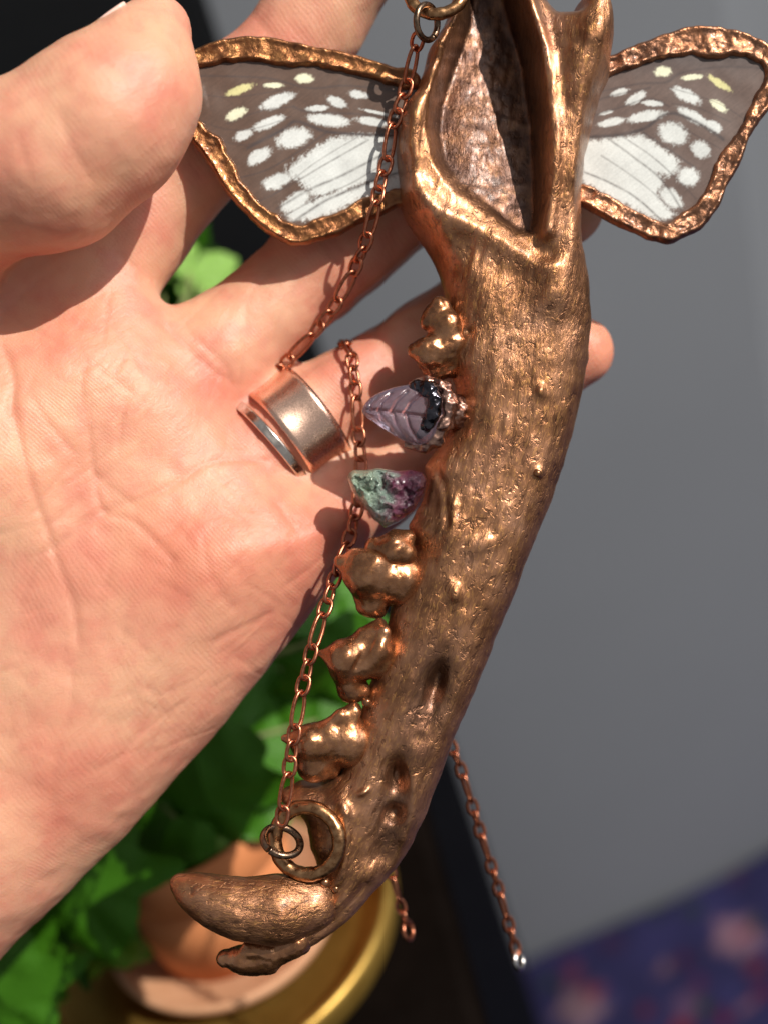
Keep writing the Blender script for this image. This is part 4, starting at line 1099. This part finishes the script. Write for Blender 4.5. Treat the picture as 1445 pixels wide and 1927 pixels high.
def fluorite():
    out = [(652, 901), (656, 890), (665, 884), (690, 884), (712, 880), (750, 886), (774, 883), (796, 889), (803, 904), (795, 931), (779, 961), (750, 983), (725, 994), (702, 977), (680, 944), (662, 924)]
    pl = pxpoly(out, 4); P = np.array(pl)
    f = Field((P[:, 0].min() - 1, P[:, 1].min() - 1, -2), (P[:, 0].max() + 1, P[:, 1].max() + 1, 9.5), 0.24)
    X, Y = np.meshgrid(f.ax[0], f.ax[1], indexing='ij'); d = poly_sdf(X, Y, pl)
    # broken faces: a handful of random cleavage planes
    t = np.full(X.shape, 4.4)
    rg = np.random.default_rng(5)
    for _ in range(90):
        x0, y0 = rg.uniform(P[:, 0].min(), P[:, 0].max()), rg.uniform(P[:, 1].min(), P[:, 1].max())
        gx, gy = rg.normal(0, 0.8, 2)
        loc = (1.0 > ((X - x0) ** 2 + (Y - y0) ** 2) / 1.3 ** 2) * 0.85
        loc = loc * 0.55; t = t * (1 - loc) + (3.6 + rg.uniform(-0.7, 0.9) + gx * (X - x0) + gy * (Y - y0)) * loc
    t += 0.22 * fbm(np.stack([X * 2.2, Y * 2.2, 0 * X], -1), 2)
    rim = np.clip(1.6 - d, 0, None)[..., None]; W = f.ax[2][None, None, :] - 2.6
    f.F[:] = np.sqrt(rim ** 2 + (W * 1.6 / np.where(W > 0, np.maximum(t, 1)[..., None], 2.6)) ** 2) - 1.6
    v, Q = f.mesh(0)
    px = CX + v[:, 0] * SC * DIST / (DIST - v[:, 2]); py = CY - v[:, 1] * SC * DIST / (DIST - v[:, 2])
    g = (px - 652) / 150 + 0.18 * fbm(v * 0.5, 3) + (py - 930) / 900
    stops = [(-0.2, lin(186, 178, 152)), (0.06, lin(182, 186, 160)), (0.2, lin(172, 196, 172)), (0.42, lin(150, 172, 160)), (0.55, lin(150, 120, 130)), (0.66, lin(128, 58, 88)), (0.84, lin(92, 34, 62)), (1.1, lin(46, 22, 38))]
    cols = 1.15 * np.stack([np.interp(g, [a for a, _ in stops], [c[k] for _, c in stops]) for k in range(3)], 1)
    t_ = NT('fluorite')
    tint = t_.n('ShaderNodeAttribute', attribute_name='tint').outputs['Color']
    nz = t_.noise(t_.coord(1.0), 1.4, 4, 0.65)
    m = t_.set(Base_Color=t_.mix(0.5, tint, t_.ramp(nz, [(0.3, (0.5,) * 3), (0.7, (1.0,) * 3)]), 'MULTIPLY'), Roughness=0.14, Transmission_Weight=0.5, Coat_Weight=0.6, Coat_Roughness=0.08, IOR=1.44,
                Normal=t_.bump(t_.noise(t_.coord(1.0), 2.2, 4, 0.7), 0.8, 0.6))
    o = mesh_obj('fluorite_crystal', to_world(v), Q, m, pendant, pend_o, smooth_shade=False)
    set_color(o, cols); o['label'] = 'rough crystal fading from pale green to dark purple'
fluorite()

# ================================================================== THE CHAIN
def link_mesh(name, L, Wd, wire, mat, twist=0.0):
    """stadium-shaped wire link, long axis X, lying in XY; mm"""
    pts = []; n = 28
    for i in range(n):
        q = 2 * math.pi * i / n
        c, s_ = math.cos(q), math.sin(q)
        x = (L / 2 - wire / 2) * np.sign(c) * abs(c) ** 0.75; y = (Wd / 2 - wire / 2) * np.sign(s_) * abs(s_) ** 0.9
        pts.append([x, y, twist * x * y])
    v, Q = tube_pts(pts, wire / 2, 10, True)
    me = bpy.data.meshes.new(name); me.from_pydata((v * 0.001).tolist(), [], [list(q) for q in Q]); me.update()
    me.polygons.foreach_set('use_smooth', np.ones(len(me.polygons), bool)); me.materials.append(mat)
    return me
SHORT = link_mesh('short_link_shape', 3.65, 2.5, 0.62, M_CHAIN, 0.10)
LONG = link_mesh('long_link_shape', 6.4, 2.75, 0.62, M_CHAIN, 0.03)
chain_o = to_world(vp(800, 60, 6))
chain = empty('necklace_chain', chain_o)
tag(chain, 'thin copper chain of one long and three short links woven between the fingers', 'chain')

def run_chain(path, phase, face, alt=38, scale=1.0, skip_end=0):
    pts = np.array(catmull([vp(*p) for p in path], 24))
    seg = np.linalg.norm(np.diff(pts, axis=0), axis=1); acc = np.concatenate([[0], np.cumsum(seg)])
    def at(s):
        return np.array([np.interp(s, acc, pts[:, k]) for k in range(3)])
    s = 0.0; i = phase; out = []
    while True:
        lng = i % 4 == 0
        pitch = (6.4 - 1.24 if lng else 3.65 - 1.22) * scale
        if s + pitch > acc[-1]: break
        a, b = at(s), at(s + pitch); c = (a + b) / 2; t = (b - a) / np.linalg.norm(b - a)
        fz = np.array(face, float); fz -= t * (fz @ t); fz /= np.linalg.norm(fz)
        yv = np.cross(fz, t)
        R = Matrix(np.array([t, yv, fz]).T.tolist())
        R = R @ Matrix.Rotation(math.radians((alt if i % 2 else -alt) + random.uniform(-7, 7)), 3, 'X')
        o = bpy.data.objects.new('link', LONG if lng else SHORT); COL.objects.link(o); o.parent = chain
        m = (Matrix(RM.tolist()) @ R).to_4x4() @ Matrix.Scale(scale, 4); m.translation = Vector(to_world(c) - chain_o)
        o.matrix_local = m
        s += pitch; i += 1
    return b
# from the upper loop over the wing, down between middle and ring finger
run_chain([(789, 66, 5.0), (778, 100, 2.5), (768, 150, 0.8), (752, 200, 0.6), (739, 235, 0.5), (737, 262, 0.4), (726, 310, 0.2), (714, 350, 0.4), (706, 395, 0.6), (690, 450, -1.0), (668, 505, -4.5), (640, 560, -7.0),
           (605, 610, -8.5), (565, 655, -10.0), (530, 690, -12), (505, 712, -15), (490, 735, -20)], 3, (0.3, 0.1, 1), 36)
# over the ring and little fingers down to the lower loop
run_chain([(640, 655, -20.0), (650, 646, -13.5), (660, 664, -8.8), (665, 692, -7.6), (669, 730, -7.2), (672, 770, -7.2), (676, 830, -7.0), (680, 880, -6.4), (676, 930, -5.5), (668, 975, -4.0), (656, 1020, -2.0), (638, 1065, -0.6), (624, 1110, 1.5),
           (605, 1165, 3.2), (588, 1220, 4.4), (575, 1275, 5.0), (562, 1330, 5.8), (552, 1395, 6.4), (545, 1450, 6.6), (535, 1515, 6.8), (529, 1560, 6.6)], 1, (0.25, 0, 1), 34)
# the loose ends hanging behind
endpts = run_chain([(790, 1180, -20), (836, 1365, -22), (868, 1450, -23), (905, 1570, -25), (940, 1680, -27), (975, 1802, -29)], 2, (0.9, 0.0, 0.35), 40, 0.92)
endq = run_chain([(690, 1480, -21), (735, 1640, -24), (752, 1700, -25), (770, 1755, -26)], 1, (0.9, 0.0, 0.35), 40, 0.88)
# jump rings
torus_obj('jump_ring', vp(803, 42, 5.6), (0.72, -0.12, 0.60), 2.55, 0.50, M_BRONZE, chain, chain_o, gap=0.10, ang0=2.4)
torus_obj('jump_ring', vp(531, 1583, 5.0), (0.30, 0.80, 0.52), 2.9, 0.60, M_BRONZE, chain, chain_o, gap=0.10, ang0=0.8)
for e, em in ((endpts, M_STEEL), (endq, M_CHAIN)):
    torus_obj('end_ring', e + np.array([0.35, -1.35, -0.3]), (0.85, 0.25, 0.45), 1.6, 0.40, em, chain, chain_o)
